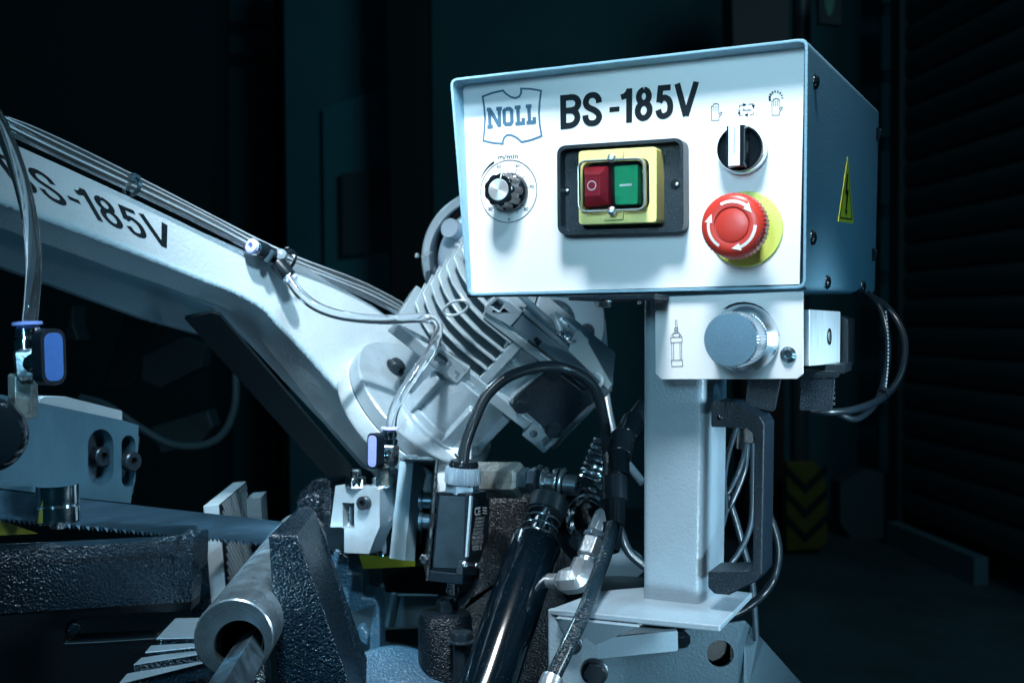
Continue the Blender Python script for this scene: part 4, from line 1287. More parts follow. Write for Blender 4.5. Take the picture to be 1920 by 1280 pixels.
# ================================================================== MIDDLE BLADE GUIDE
mg = thing('blade_guide', 'small zinc-grey guide block with a square window and roller, holding the blade at mid-machine', 'blade guide', P(670, 1040, 1.12))
MP = Plane(P(670, 960, 1.10), (-.38, -.92, .05)); NM = MP.n
mb = MB()
mb.prism(pts(MP, [(629, 910), (708, 914), (712, 918), (712, 988), (703, 1008), (692, 1038), (645, 1036), (645, 988), (619, 988)]), -NM * .026, [pts(MP, [(642, 942), (664, 943), (664, 990), (641, 989)])])
mb.build('guide_block', mat('zinc_block', (.36, .46, .52), .40, .5, var=.14, vscale=60, bump=.4, bscale=300, bdist=.0004), mg, bevel=.0010)
MPs = Plane(MP.at(712, 950), Vector((.92, -.38, 0)))
mb = MB(); mb.prism([MP.at(711, 916), P(744, 912, 1.13), P(744, 988, 1.13), MP.at(712, 988)], -NM * .02); mb.build('side_block', mat('zinc_side', (.44, .54, .60), .40, .4, var=.10, vscale=60), mg, bevel=.0008)
mb = MB(); mb.lathe(frame(P(725, 968, 1.108), (.1, -1, .1)), [(.0050, 0), (.0050, .0008), (.0042, .0004), (.002, .0004)], 28); mb.build('dowel_hole', mat('dowel', (.16, .22, .27), .35, .6), mg)
mb = MB(); mb.lathe(frame(MP.at(653, 966, -.016), (0, 0, 1)), [(.0062, -.0095), (.0062, -.0050), (.0058, -.0048), (.0058, .0042), (.0062, .0046), (.0062, .0095)], 32); mb.build('roller', CHROME, mg)
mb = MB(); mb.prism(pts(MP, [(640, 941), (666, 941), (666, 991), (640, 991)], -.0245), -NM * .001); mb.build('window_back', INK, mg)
put(M_SOCK_B, 'screw', frame(MP.at(685, 942, .001), NM, y=UP), mg, .0066)
mb = MB(); mb.lathe(frame(P(715, 990, 1.125), (0, 0, -1)), [(.0060, 0), (.0060, .003), (.0074, .0035), (.0074, .0125), (.0070, .013), (.0070, .0135), (.0074, .014), (.0074, .0235), (.0040, .0245), (.0040, .027)], 36); mb.build('guide_bearing', CHROME, mg, ang=30)
for x, y, m_, s_ in ((667, 912, M_NUT_S, .0100), (717, 912, M_NUT_S, .0102)):
    p_ = P(x, y, 1.105)
    put(m_, 'nut', frame(p_, (0, 0, 1), x=(1, .3, 0)), mg, s_)
    mb = MB(); mb.lathe(frame(p_ + Vector((0, 0, .0098)), (0, 0, 1)), [(.0052, -.002), (.0052, .0062), (.0046, .0070)], 6); mb.build('stud', CHROME, mg, bevel=.0003)
mb = MB(); mb.prism([P(729, 862, 1.125), P(742, 862, 1.125), P(742, 912, 1.125), P(720, 912, 1.125)], (0, .02, 0)); mb.build('rear_stud', GREASE, mg, bevel=.0004)

hp = thing('hanger_plate', 'pale grey upright plate with chamfered edge between middle guide and limit switch', 'plate', P(750, 1048, 1.08))
mb = MB()
f_ = [(749, 866, 1.075), (775, 866, 1.070), (759, 1050, 1.070), (730, 1046, 1.075)]
r_ = [(793, 872, 1.085), (777, 1051, 1.085)]
v = [mb.v(P(*q)) for q in f_] + [mb.v(P(*q)) for q in r_] + [mb.v(P(795, 872, 1.12)), mb.v(P(779, 1049, 1.12)), mb.v(P(749, 868, 1.12)), mb.v(P(732, 1046, 1.12))]
for q in ((0, 1, 2, 3), (1, 4, 5, 2), (4, 6, 7, 5), (0, 8, 6, 4, 1), (3, 2, 5, 7, 9), (8, 0, 3, 9), (6, 8, 9, 7)): mb.f([v[i] for i in q])
mb.build('plate_body', mat('hanger_paint', (.27, .42, .50), .4, bump=.3, bscale=420, bdist=.0008, var=.05), hp, smooth=False)

# yellow guard sheets at the middle
mb = MB(); YP2 = plane3((673, 1042, 1.13), (681, 1066, 1.13), (785, 1058, 1.19))
mb.prism(pts(YP2, [(673, 1041), (740, 1046), (800, 1050), (800, 1060), (681, 1066)]), (0, .0012, .001))
tag(mb.build('blade_cover', mat('yellow_guard_bright', (.42, .46, .04), .45)), 'bright yellow strip below the middle guide block', 'blade cover')

# ================================================================== LIMIT SWITCH
ls = thing('limit_switch', 'black limit switch with white printed text and knurled cable gland on a black bracket', 'limit switch', P(850, 1095, 1.0))
LF = plane3((820, 922, 1.0), (884, 925, .985), (815, 1071, 1.0)); NL = LF.n
LR = plane3((884, 925, .985), (919, 933, 1.03), (882, 1060, .985)); NR = LR.n
mb = MB(); mb.prism(pts(LF, [(820, 922), (884, 925), (866, 1074), (808, 1071)]), -NL * .030); mb.build('switch_body', BPL, ls, bevel=.0012, seg=3)
mb = MB(); mb.prism(pts(LF, [(824, 929), (872, 931), (872, 933), (869, 1045), (860, 1066), (812, 1064)], .0006), -NL * .002); mb.build('body_lid', mat('switch_lid', (.022, .042, .058), .38, bump=.3, bscale=400, bdist=.0005, var=.3, vscale=50), ls, bevel=.0004)
rp = [(884, 926), (919, 934), (916, 1010), (898, 1056), (895, 1078), (866, 1078), (869, 1050), (880, 1046)]
mb = MB(); mb.prism(pts(LR, rp, .0008), -NR * .006); mb.build('front_cover', BPLT, ls, bevel=.0008)
mb = MB(); mb.prism(pts(LR, [(884, 929), (887.5, 930), (879, 1044), (875.5, 1044)], .0022), -NR * .002); mb.build('cover_ridge', mat('ridge_grey', (.30, .42, .50), .3), ls, bevel=.0004)
# upside-down, sideways printing
mb = MB()
onl = lambda l: [LR.at(x, y, .0024) for x, y in l]
def sidetext(body, x, y0, y1, w):
    """runs of upside-down lettering across the narrow face: from right (start) to left, at height y0..y1"""
    quadtext(mb, body, [(x + w, y1 + w * .10), (x, y1), (x, y0), (x + w, y0 + w * .10)], LR, .0024)
def updown(body, x0, x1, y0, y1):
    # first letter at the right, tops of letters pointing down
    quadtext(mb, body, [(x1, y1 + 2), (x0, y1), (x0, y0), (x1, y0 + 2)], LR, .0024)
updown('CE', 901, 890, 950, 965)
for k, (b_, w_) in enumerate((('IEC 60947-5-1', 17), ('EN 60947-5-1', 17), ('Ui 300V Ith 10A', 17), ('DC-13 0.3A/250V', 18), ('AC-15 3A/250VAC', 18))):
    updown(b_, 909 - k * .9, 909 - w_ - k * .9, 968 + k * 6.6, 972.5 + k * 6.6)
updown('LIMIT SWITCH', 906, 885, 1003, 1009)
updown('CT-CLS-101', 905, 885, 1011.5, 1018)
updown('GQG E', 903, 886, 1021, 1030)
mb.ribbon([(886, 1001), (906, 1002)], .8, lambda x, y: LR.at(x, y, .0024))
for k in range(3): mb.ribbon([(905, 951 + k * 5), (913, 952 + k * 5)], 2.2, lambda x, y: LR.at(x, y, .0024))
mb.build('printed_text', WHITE, ls, smooth=False)
mb = MB(); mb.prism(pts(LF, [(803, 1069), (868, 1076), (866, 1096), (801, 1089)], .001), -NL * .032); mb.build('switch_head', BPLT, ls, bevel=.0010)
mb = MB(); mb.lathe(frame(P(849, 1091, 1.005), (-.05, 0, -1)), [(.0048, 0), (.0048, .0045), (.0056, .005), (.0056, .009), (.0040, .0105)], 28); mb.build('plunger', CHROME, ls)
put(M_PHIL, 'screw', frame(LR.at(871, 1058, .001), (NL + NR), y=UP), ls, .0034)
put(M_PHIL, 'screw', frame(LR.at(893, 1060, .001), NR, y=UP), ls, .0028)
gx = Vector((.07, 0, 1)).normalized()
gb = P(866, 922, 1.005)
mb = MB(); mb.lathe(frame(gb, gx, x=(1, .2, 0)), [(.0150, -.001), (.0150, .0072)], 6); mb.build('gland_nut', mat('gland_grey', (.14, .23, .30), .32, .2), ls, bevel=.0006)
mb = MB(); mb.lathe(frame(gb + gx * .0074, gx), [(.0155, 0), (.0160, .0015), (.0160, .0125), (.0150, .0145)], 156, rf=lambda a, z: 1 - (.05 if (int(a * 78 / math.pi) % 2) and z < .013 else 0)); mb.build('knurled_cap', mat('gland_light', (.24, .34, .42), .32, .3), ls)
mb = MB(); mb.lathe(frame(gb + gx * .0218, gx), [(.0130, 0), (.0132, .0030), (.0118, .0058), (.0085, .0068), (.0055, .0060)], 40); mb.build('gland_dome', BGLOSS, ls)
mb = MB(); LFg = Plane(gb - Vector((0, .0136, 0)), (.25, -1, 0))
for k, ch in enumerate('CE'):
    for ss in ((-1, 1) if 0 else (1,)):
        quadtext(mb, ch, [(872 + k * 6, 909.5), (877 + k * 6, 909.7), (877 + k * 6, 914.2), (872 + k * 6, 914)], LFg, .0012)
mb.build('gland_mark', INK, ls, smooth=False)
# bracket
bk = thing('switch_bracket', 'thin black angle bracket with two bolts carrying the limit switch', 'bracket', P(806, 1085, 1.04))
mb = MB()
mb.prism([P(756, 860, 1.03), P(817, 862, 1.00), P(822, 866, 1.04), P(812, 868, 1.09), P(762, 866, 1.09)], (0, 0, -.0018)); mb.build('top_tab', BPL, bk, bevel=.0004)
mb = MB()
BKp = plane3((818, 862, 1.0), (800, 1088, 1.0), (826, 880, 1.10))
mb.prism([P(818, 862, 1.0), P(800, 1088, 1.0), P(798, 1080, 1.03), P(792, 1050, 1.10), P(812, 868, 1.10)], (.0022, .0006, 0)); mb.build('upright_tab', BPL, bk, bevel=.0004)
mb = MB(); mb.ribbon([(0, 0), (1, 0)], 1, lambda x, y: P(818.5 - 18 * x, 862 + 226 * x, .9993) + Vector((y * .0016, 0, 0)))
mb.build('bare_edge', ZINC, bk, smooth=False)
mb = MB(); mb.prism([P(790, 866, 1.12), P(812, 868, 1.10), P(800, 1060, 1.10), P(778, 1062, 1.12)], (0, .003, 0)); mb.build('rear_web', BPL, bk)
mb = MB(); mb.prism(rrect([(785, 985), (792, 985), (790, 1022), (783, 1022)], 3, 4, Plane(P(788, 1000, 1.095), (0, -1, 0))), (0, -.001, 0)); mb.build('web_slot', INK, bk)
for y in (938, 977):
    mb = MB(); a_ = P(788, y, 1.075); ax_ = Vector((1, -.15, 0)).normalized()
    mb.lathe(frame(a_, ax_), [(.0098, 0), (.0098, .0016), (.0090, .0018), (.0090, .0030), (.0072, .0034), (.0072, .0150)], 32); mb.build('bolt', mat('bolt_mid', (.16, .24, .30), .28, .7), bk, ang=30)
mb = MB(); mb.lathe(frame(P(770, 859, 1.04), (0, -.1, 1)), [(.0098, -.001), (.0098, .0002), (.0070, .0010), (.0065, .0022), (.0030, .0030)], 32); mb.build('bolt', mat('bolt_mid2', (.10, .16, .20), .3, .6), bk)
mb = MB(); mb.lathe(frame(P(798, 861, 1.03), (0, -.1, 1)), [(.0066, -.001), (.0066, .0006), (.0050, .0010), (.0048, .0016)], 32); mb.build('bolt', MATS['bolt_mid2'], bk)
mb = MB(); mb.lathe(frame(P(797, 1046, 1.0), (-.4, -1, 0)), [(.0042, 0), (.0042, .003), (.003, .004)], 6); mb.build('small_nut', ZINC, bk)

world_tube('glossy black cable arching from the limit switch gland over the gearbox cover', [(868, 868, 1.0), (874, 830, 1.0), (890, 785, 1.0), (912, 742, 1.005), (950, 708, 1.01), (1000, 690, 1.015), (1045, 687, 1.02), (1085, 700, 1.03), (1113, 725, 1.04), (1128, 765, 1.05), (1136, 815, 1.06), (1140, 880, 1.07), (1140, 940, 1.07)], .0050, 'switch_cable', 'cable', mat('cable_black', (.018, .028, .036), .25, coat=.2, var=.2, vscale=60))

# ================================================================== HYDRAULIC CYLINDER
hc = thing('hydraulic_cylinder', 'glossy black hydraulic cylinder with chrome rod, leaning up to the right in the foreground', 'cylinder', P(890, 1360, .905))
c0, c1 = P(1006, 1013, 1.0), P(888, 1365, .905)
cx_ = (c0 - c1).normalized(); cl_ = (c0 - c1).length
CYB = mat('cylinder_black', (.001, .005, .009), .13, var=.2, vscale=20, bump=.03, bscale=60, speck=.06, spec=.7)
mb = MB(); mb.lathe(frame(c1, cx_), [(.0226, 0), (.0226, cl_ - .0015), (.0218, cl_), (.0120, cl_ + .0002)], 72); mb.build('cylinder_tube', CYB, hc, ang=30)
mb = MB(); mb.cyl(c0 - cx_ * .004, c0 + cx_ * .030, .0084, seg=36); mb.build('piston_rod', CHROME, hc)
mb = MB(); mb.lathe(frame(c0 - cx_ * .001, cx_), [(.0118, 0), (.0118, .0045), (.0105, .006)], 36); mb.build('rod_gland', CHROME, hc)
mb = MB(); sp_ = []
FCx = frame(c0 + cx_ * .002, cx_)
for i in range(60):
    a = i * R(24); z = .0 + .030 * i / 59
    sp_.append(FCx @ Vector((.0150 * math.cos(a), .0150 * math.sin(a), z)))
mb.tube(sp_, .0011, 8, 2); mb.build('return_spring', mat('spring_dark', (.20, .28, .33), .22, .9), hc)
k0 = c0 + cx_ * .0265
mb = MB(); mb.lathe(frame(k0, cx_), [(.0160, 0), (.0176, .001), (.0180, .0145), (.0168, .0165), (.0090, .0168)], 48); mb.build('rod_collar', mat('collar_black', (.02, .035, .045), .28, .3), hc, ang=30)
mb = MB(); mb.cyl(k0 + cx_ * .016, k0 + cx_ * .0425, .0072, seg=32); mb.build('rod_eye_shank', CHROME, hc)
e0 = P(1035, 905, 1.03); ed = Vector((.93, -.34, -.05)).normalized()
mb = MB(); mb.lathe(frame(e0 - ed * .008, ed), [(.0128, 0), (.0136, .001), (.0136, .0022), (.0090, .003), (.0090, .011), (.0136, .0118), (.0140, .013), (.0136, .0150)], 40); mb.build('rod_eye', mat('eye_steel', (.30, .38, .43), .24, .9), hc, ang=30)
mb = MB(); mb.lathe(frame(e0 + ed * .009, ed), [(.0142, 0), (.0148, .0006), (.0148, .0018), (.0142, .0024)], 44); mb.build('washer', mat('washer_steel', (.20, .28, .33), .25, .8), hc)
put(shared('socket_long', mat('pin_steel', (.18, .25, .30), .28, .8), socket_fn(1.35)), 'pivot_screw', frame(e0 + ed * .0125, ed, y=UP), hc, .0092)

# greasy hex bar with lock nuts that carries the rod eye
hb = thing('hex_spacer', 'greasy hexagonal spacer bar with lock nuts, left of the rod eye', 'spacer', P(940, 932, 1.06))
h0, h1 = P(893, 899, 1.085), P(980, 900, 1.060); hd_ = (h1 - h0).normalized()
mb = MB(); mb.lathe(frame(h0, hd_, x=(0, .15, 1)), [(.0170, 0), (.0170, (h1 - h0).length - .003), (.0140, (h1 - h0).length)], 6); mb.build('spacer_body', GREASE, hb, bevel=.0006)
mb = MB(); L1 = h1
mb.lathe(frame(L1, hd_, x=(0, .1, 1)), [(.0120, 0), (.0120, .0085)], 6); mb.build('lock_nut', MATS['bolt_mid'], hb, bevel=.0008)
mb = MB(); mb.lathe(frame(L1 + hd_ * .0095, hd_, x=(0, .5, 1)), [(.0125, 0), (.0125, .0080)], 6); mb.build('lock_nut', MATS['eye_steel'], hb, bevel=.0008)
mb = MB(); mb.lathe(frame(L1 + hd_ * .018, hd_), [(.0128, 0), (.0145, .0008), (.0145, .0024), (.0128, .0032)], 40); mb.build('washer', MATS['washer_steel'], hb)

# elbow fitting and braided hose
ef = thing('elbow_fitting', 'bright zinc elbow fitting screwed into the side of the black cylinder', 'pipe fitting', P(1075, 1100, .96))
q0, q1, q2, q3 = P(1030, 1088, .968), P(1060, 1088, .955), P(1085, 1085, .95), P(1099, 1054, .955)
BZ = mat('bright_zinc', (.72, .80, .86), .30, .85, bump=.5, bscale=400, bdist=.0006, var=.1, vscale=100)
mb = MB()
d_ = (q1 - q0).normalized()
mb.lathe(frame(q0 - d_ * .004, d_), [(.0056 + (.0005 if k % 2 else 0), k * .0009) for k in range(18)], 28); mb.build('threaded_stub', BZ, ef, ang=80)
mb = MB(); mb.tube([q1 - d_ * .001, q1 + d_ * .004, q2, q2.lerp(q3, .5), q3], lambda t: .0105 if t < .15 else .0112, 8, 6); mb.build('elbow_body', BZ, ef, bevel=.0012)
u_ = (P(1113, 1015, .965) - q3).normalized()
mb = MB(); mb.lathe(frame(q3 - u_ * .001, u_), [(.0072 + (.0006 if k % 2 else 0), k * .0010) for k in range(6)], 28); mb.build('threaded_neck', BZ, ef, ang=80)
mb = MB(); mb.lathe(frame(q3 + u_ * .0045, u_, x=(1, -.4, 0)), [(.0092, 0), (.0106, .0012), (.0106, .0165), (.0092, .0178)], 6); mb.build('union_nut', BZ, ef, bevel=.0007)
mb = MB(); mb.lathe(frame(q3 + u_ * .0225, u_, x=(1, .1, 0)), [(.0105, 0), (.0105, .0045), (.0085, .006)], 6); mb.build('jam_nut', mat('jam_dark', (.25, .34, .40), .25, .8), ef, bevel=.0006)
mb = MB(); mb.lathe(frame(q3 + u_ * .028, u_), [(.0085, 0), (.0085, .005), (.0075, .018), (.0055, .0215)], 10, rf=lambda a, z: 1); mb.build('hose_ferrule', BZ, ef, bevel=.0006)
world_tube('black braided hydraulic hose running down from the wrapped bundle past the elbow', [(1150, 985, .93), (1138, 1030, .895), (1120, 1080, .86), (1098, 1140, .81), (1070, 1200, .785), (1041, 1260, .765), (1015, 1310, .75)], .0054, 'braided_hose', 'hose', mat('braid', (.008, .020, .030), .26, bump=1.0, bscale=260, brushed=(1, 1, 3), bdist=.002, coat=.3), n=14)
mb = MB(); mb.lathe(frame(P(1037, 1268, .762), P(1027, 1292, .757) - P(1037, 1268, .762)), [(.0072, 0), (.0075, .002), (.0075, .014)], 28)
tag(mb.build('hose_end', BZ), 'bright metal ferrule at the bottom end of the braided hose', 'ferrule')

# wrapped hose bundle (spiral band)
hw_ = thing('wrapped_hose', 'black hose bundle wrapped in a spiral band, curving from behind the post', 'hose', P(1130, 1040, .98))
path = catmull([P(*p) for p in [(1215, 765, 1.06), (1190, 790, 1.05), (1168, 820, 1.03), (1155, 855, 1.01), (1152, 895, .995), (1148, 940, .985), (1143, 985, .975), (1132, 1030, .965)]], 10)
mb = MB(); mb.tube(path, .0095, 16, smooth=False); mb.build('hose_core', RUB, hw_)
n_ = len(path)
for k in range(7):
    i0 = k * 10 + 0; seg_ = path[i0:i0 + 11]
    if len(seg_) < 4: break
    c_ = seg_[0]; e_ = seg_[-1]; tt = (e_ - c_).normalized()
    mb = MB(); L2 = (e_ - c_).length
    mb.lathe(frame(c_, tt + Vector((.12, 0, 0))), [(.0104, 0), (.0116, .0006), (.0112, L2 * .5), (.0108, L2 * .97), (.0100, L2)], 28)
    mb.build('spiral_band', BGLOSS if k % 2 else mat('wrap_black', (.012, .020, .028), .2), hw_, ang=40)
# coil spring behind
mb = MB(); sx = (P(1135, 838, 1.15) - P(1108, 902, 1.15)).normalized(); FSp = frame(P(1106, 905, 1.15), sx)
mb.tube([FSp @ Vector((.0125 * math.cos(i * R(30)), .0125 * math.sin(i * R(30)), .045 * i / 84)) for i in range(85)], .0024, 8, 2)
tag(mb.build('coil_spring', mat('spring_bright', (.55, .65, .72), .2, 1.0)), 'bright coil spring standing left of the wrapped hose, behind the rod eye', 'spring')
# black wheel with bright ring
gw = thing('gauge_wheel', 'black round hub with a bright ring behind the elbow fitting', 'hub', P(1095, 1070, 1.06))
GWp = frame(P(1092, 985, 1.07), (-.72, -.69, .0))
mb = MB(); mb.lathe(GWp, [(.034, -.012), (.0350, -.010), (.0350, .002), (.0330, .004), (.026, .004)], 56); mb.build('wheel_rim', BGLOSS, gw, ang=30)
GWp2 = frame(P(1104, 975, 1.058), (-.55, -.83, .05))
mb = MB(); mb.lathe(GWp2, [(.024, -.004), (.0245, .001), (.0225, .003), (.0205, .001), (.0185, .003), (.0165, .0005), (.008, .002)], 48); mb.build('bright_ring', CHROME, gw, ang=25)
put(M_HEX_B, 'bolt', frame(P(1082, 1014, 1.04), (-.6, -.8, 0)), gw, .0062)

# ================================================================== WORKPIECE TUBE AND BAR
def dirpx(x, y): return (P(x, y, 1) - CAM).normalized()
WD = dirpx(845, 602)
wt0 = P(438, 1196, .80)
wt = thing('round_tube', 'thick steel tube with a turned end clamped in the vise under the blade', 'tube', wt0 - UP * .027)
TS = mat('turned_steel', (.50, .62, .70), .28, .85, bump=.35, bscale=90, brushed=(1, 1, 1), bdist=.0004, var=.28, vscale=28, rvar=.1, wear=((.10, .13, .14), 60, .60, .7))
mb = MB(); FW = frame(wt0, WD)
mb.lathe(FW, [(.0266, .0), (.0276, .0010), (.0276, .36)], 72, cap0=False, cap1=False); mb.build('tube_wall', TS, wt, ang=30); mb = MB(); EC = FW @ Matrix.Translation((FW.to_3x3().inverted() @ Vector((.0038, 0, -.0050))).xyz)
mb.prism([FW @ Vector((.0266 * math.cos(R(a)), .0266 * math.sin(R(a)), 0)) for a in range(0, 360, 6)], WD * .004, [[EC @ Vector((.0176 * math.cos(R(a)), .0176 * math.sin(R(a)), 0)) - WD * (EC.translation - wt0).dot(WD) for a in range(0, 360, 8)]]); mb.build('tube_end', mat('end_shade_steel', (.20, .27, .31), .30, .85, bump=.3, bscale=120, bdist=.0004, var=.3, vscale=60), wt, ang=30)  # end face coloured darker than the wall, standing in for its shade
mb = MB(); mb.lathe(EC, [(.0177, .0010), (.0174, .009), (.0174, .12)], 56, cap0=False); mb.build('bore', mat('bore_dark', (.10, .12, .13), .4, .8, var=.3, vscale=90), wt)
mb = MB()
for r_ in (.0205, .0232, .0250): ring_ribbon(mb, frame(wt0, -WD), r_, .00025, n=60, z=.0002)
mb.build('turning_marks', mat('mark_dark', (.12, .16, .18), .4, .8), wt, smooth=False)
mb = MB()
fb = frame(P(464, 1226, .80), WD) @ Matrix.Rotation(R(-31), 4, 'Z')
mb.box(fb, -.0088, .0088, -.0088, .0088, -.16, .20)
tag(mb.build('square_bar', BARM, bevel=.0005), 'dark square steel bar sticking out of the bore of the round tube towards the viewer', 'bar')

# ================================================================== VISE
VD = (Vector((-.088, 1, -.019))).normalized()
jp = Plane(P(400, 960, 1.095), (0, -1, 0))
vj = thing('fixed_jaw', 'bright serrated jaw plate on a black cast block, behind the blade left of the tube', 'vise jaw', jp.at(400, 1160))
JM = mat('jaw_steel', (.36, .45, .50), .45, .35, var=.08, vscale=30, bump=.3, bscale=80, brushed=(1, 1, 6), bdist=.0005)
mb = MB(); jq = pts(jp, [(381, 948), (410, 946), (428, 1165), (399, 1168)])
mb.prism(jq, VD * .185); mb.build('jaw_plate', JM, vj, bevel=.0007)
side_n = VD.cross(jq[2] - jq[1]).normalized()
if side_n.x < 0: side_n = -side_n
mb = MB()
hgt = (jq[2] - jq[1])
for k in range(27):
    t0 = k * .0136 - .185
    a = jq[1] + VD * t0; b = jq[1] + hgt + VD * (t0 + .19)
    # clip to the plate length
    def cl(p, q):
        return p, q
    for m_ in range(16):
        s0, s1 = m_ / 16, (m_ + 1) / 16
        ta, tb = t0 + .19 * s0, t0 + .19 * s1
        if ta < .001 or tb > .176: continue
        pa_, pb_ = jq[1] + hgt * s0 + VD * ta, jq[1] + hgt * s1 + VD * tb
        w_ = VD * .0100
        A_ = [mb.v(pa_), mb.v(pa_ + side_n * .0022), mb.v(pa_ + w_ + side_n * .0022), mb.v(pa_ + w_)]
        B_ = [mb.v(pb_), mb.v(pb_ + side_n * .0022), mb.v(pb_ + w_ + side_n * .0022), mb.v(pb_ + w_)]
        for q_ in range(3): mb.f([A_[q_], A_[q_ + 1], B_[q_ + 1], B_[q_]])
mb2 = MB(); mb2.prism([jq[1] + side_n * .0003 + VD * .001, jq[1] + side_n * .0003 + VD * .183, jq[2] + side_n * .0003 + VD * .183, jq[2] + side_n * .0003 + VD * .001], side_n * .0004)
mb2.build('groove_shade', INK, vj)  # thin black sheet that paints the shade in the grooves
o = mb.build('jaw_serrations', JM, vj, smooth=False); o['kind'] = 'stuff'
mb = MB(); mb.prism(pts(Plane(P(470, 950, 1.255), (0, -1, 0)), [(462, 934), (489, 932), (492, 990), (462, 990)]), VD * .05); mb.build('jaw_step', JM, vj, bevel=.0007)
mb = MB(); mb.prism(pts(jp, [(361, 1004), (384, 1004), (398, 1172), (359, 1172)], -.001), VD * .18); mb.build('jaw_block', CAST, vj, bevel=.001)

# movable jaw in front: cast wedge
mj = thing('movable_jaw', 'tall wedge-shaped black cast jaw standing right of the round tube', 'vise jaw', P(600, 1290, .88))
v_ = {'a': P(503, 1001, .85), 'b': P(557, 1002, .85), 'c': P(662, 1300, .85), 'd': P(522, 1300, .85),
      'e': P(543, 964, .925), 'f': P(555, 950, .955), 'g': P(583, 948, .960), 'h': P(591, 956, .955), 'i': P(604, 986, .955), 'j': P(690, 1234, .955), 'k': P(688, 1300, .93)}
mb = MB(); V = {k: mb.v(p) for k, p in v_.items()}
bk_ = [mb.v(P(543, 1300, 1.0)), mb.v(P(553, 960, 1.0))]
for q in ('abcd', 'bhijkc', 'abhgfe'):
    mb.f([V[c] for c in q])
mb.f([V['a'], V['e'], V['f'], bk_[1], bk_[0], V['d']]); mb.f([V['f'], V['g'], V['h'], bk_[1]]); mb.f([V['h'], V['i'], V['j'], V['k'], bk_[0], bk_[1]]); mb.f([V['c'], V['k'], bk_[0], V['d']])
CAST2 = mat('cast_jaw', (.004, .014, .024), .17, bump=1.0, bscale=300, bdet=3, bdist=.0009, var=.25, vscale=30, spec=.8, speck=.35, bead=470)
bmesh.ops.triangulate(mb.bm, faces=mb.bm.faces)
mb.build('jaw_casting', CAST2, mj, bevel=.0025, seg=3, ang=30)
mb = MB(); JP2 = Plane(P(600, 950, 1.22), (-.2, -1, .1))
rj = thing('rear_jaw', 'knobbly blue-black cast jaw top showing behind the front jaw, left of the guide block', 'vise jaw', P(600, 1045, 1.22))
mb.prism(pts(JP2, [(553, 941), (562, 922), (586, 899), (610, 897), (620, 902), (622, 914), (618, 1045), (570, 1045), (556, 965)]), (0.02, .06, 0)); mb.build('jaw_casting', CAST2, rj, bevel=.004, seg=3)
mb = MB(); mb.prism(pts(JP2, [(553, 941), (586, 922), (600, 930), (597, 960), (600, 1010), (560, 1010)], .010), (0.01, .03, 0)); mb.build('jaw_nose', CAST2, rj, bevel=.004, seg=3)

# ================================================================== MACHINE BED CASTINGS
bed = thing('vise_bed', 'black rough cast beam with sparkling paint across the lower left, above a long dark slot', 'casting', P(150, 1280, .95))
BF = plane3((0, 1100, .86), (0, 1150, .865), (355, 1100, .99))
mb = MB()
mb.prism(pts(BF, [(-60, 1036), (0, 1033), (250, 1019), (322, 1015), (362, 1084), (359, 1127), (-60, 1154)]), (0.0, .028, 0)); mb.build('beam_casting', CAST, bed, bevel=.005, seg=4)
mb = MB()
mb.prism([BF.at(-60, 1034) , BF.at(0, 1031), BF.at(250, 1017), BF.at(324, 1013), P(330, 1008, 1.07), P(275, 1006, 1.08), P(0, 1019, .97), P(-60, 1022, .95)], (0, 0, -.01)); mb.build('beam_top', CAST, bed, bevel=.003, seg=3)
mb = MB(); mb.prism(pts(BF, [(320, 1012), (364, 1010), (362, 1078), (345, 1060)], -.008), (0, .05, 0)); mb.build('beam_shadow_notch', CAST, bed, bevel=.002)  # recessed step shaped to give the shadow triangle on the beam
mb = MB()
BF2 = Plane(BF.p + Vector((0, .012, 0)), BF.n)
mb.prism(pts(BF2, [(-60, 1153), (359, 1126), (357, 1146), (200, 1157), (135, 1162), (122, 1172), (120, 1205), (290, 1196), (295, 1300), (-60, 1300)]), (0, .03, 0)); mb.build('bed_front', mat('bed_black', (.006, .010, .014), .35, bump=.5, bscale=300, bdist=.001), bed, bevel=.0015)
mb = MB(); mb.ribbon([(122, 1206), (200, 1202), (292, 1196)], 1.6, lambda x, y: BF2.at(x, y, .001)); mb.build('slot_edge', mat('edge_bright', (.2, .3, .36), .2, .5), bed, smooth=False)
mb = MB(); mb.lathe(frame(BF2.at(131, 1172, -.01), BF.n), [(.006, 0), (.006, .008), (.003, .010)], 16); mb.build('slot_end', CAST, bed)
# stepped ribs of the turntable, machined tops on rough black sides
RIBT = mat('machined_top', (.30, .40, .46), .36, .5, var=.08, vscale=60, bump=.2, bscale=500, bdist=.0003)
tt = thing('ribbed_table', 'fan of stepped ribs with machined tops on a black casting, left below the round tube', 'machine table', P(330, 1290, .93))
def rib(top, h, d0, name='rib'):
    z = P(top[0][0], top[0][1], d0).z
    pl_ = Plane((0, 0, z), UP)
    mb = MB(); mb.prism(pts(pl_, top, -.0008), (0, 0, -h)); r_ = mb.build('rib', CAST, tt, bevel=.0008)
    mb = MB(); mb.prism(pts(pl_, top), (0, 0, -.0008)); mb.build('rib_top', RIBT, tt, bevel=.0002)
rib([(293, 1196), (329, 1158), (430, 1156), (430, 1193)], .011, .93)
rib([(272, 1222), (283, 1209), (358, 1205), (430, 1204), (430, 1200), (430, 1208), (360, 1213)], .014, .905)
rib([(250, 1245), (265, 1232), (362, 1217), (430, 1208), (430, 1222), (368, 1226)], .016, .885)
rib([(222, 1281), (238, 1262), (372, 1234), (430, 1224), (430, 1236), (378, 1242)], .013, .86)
rib([(230, 1345), (262, 1296), (386, 1251), (430, 1240), (430, 1262), (392, 1262)], .014, .84)
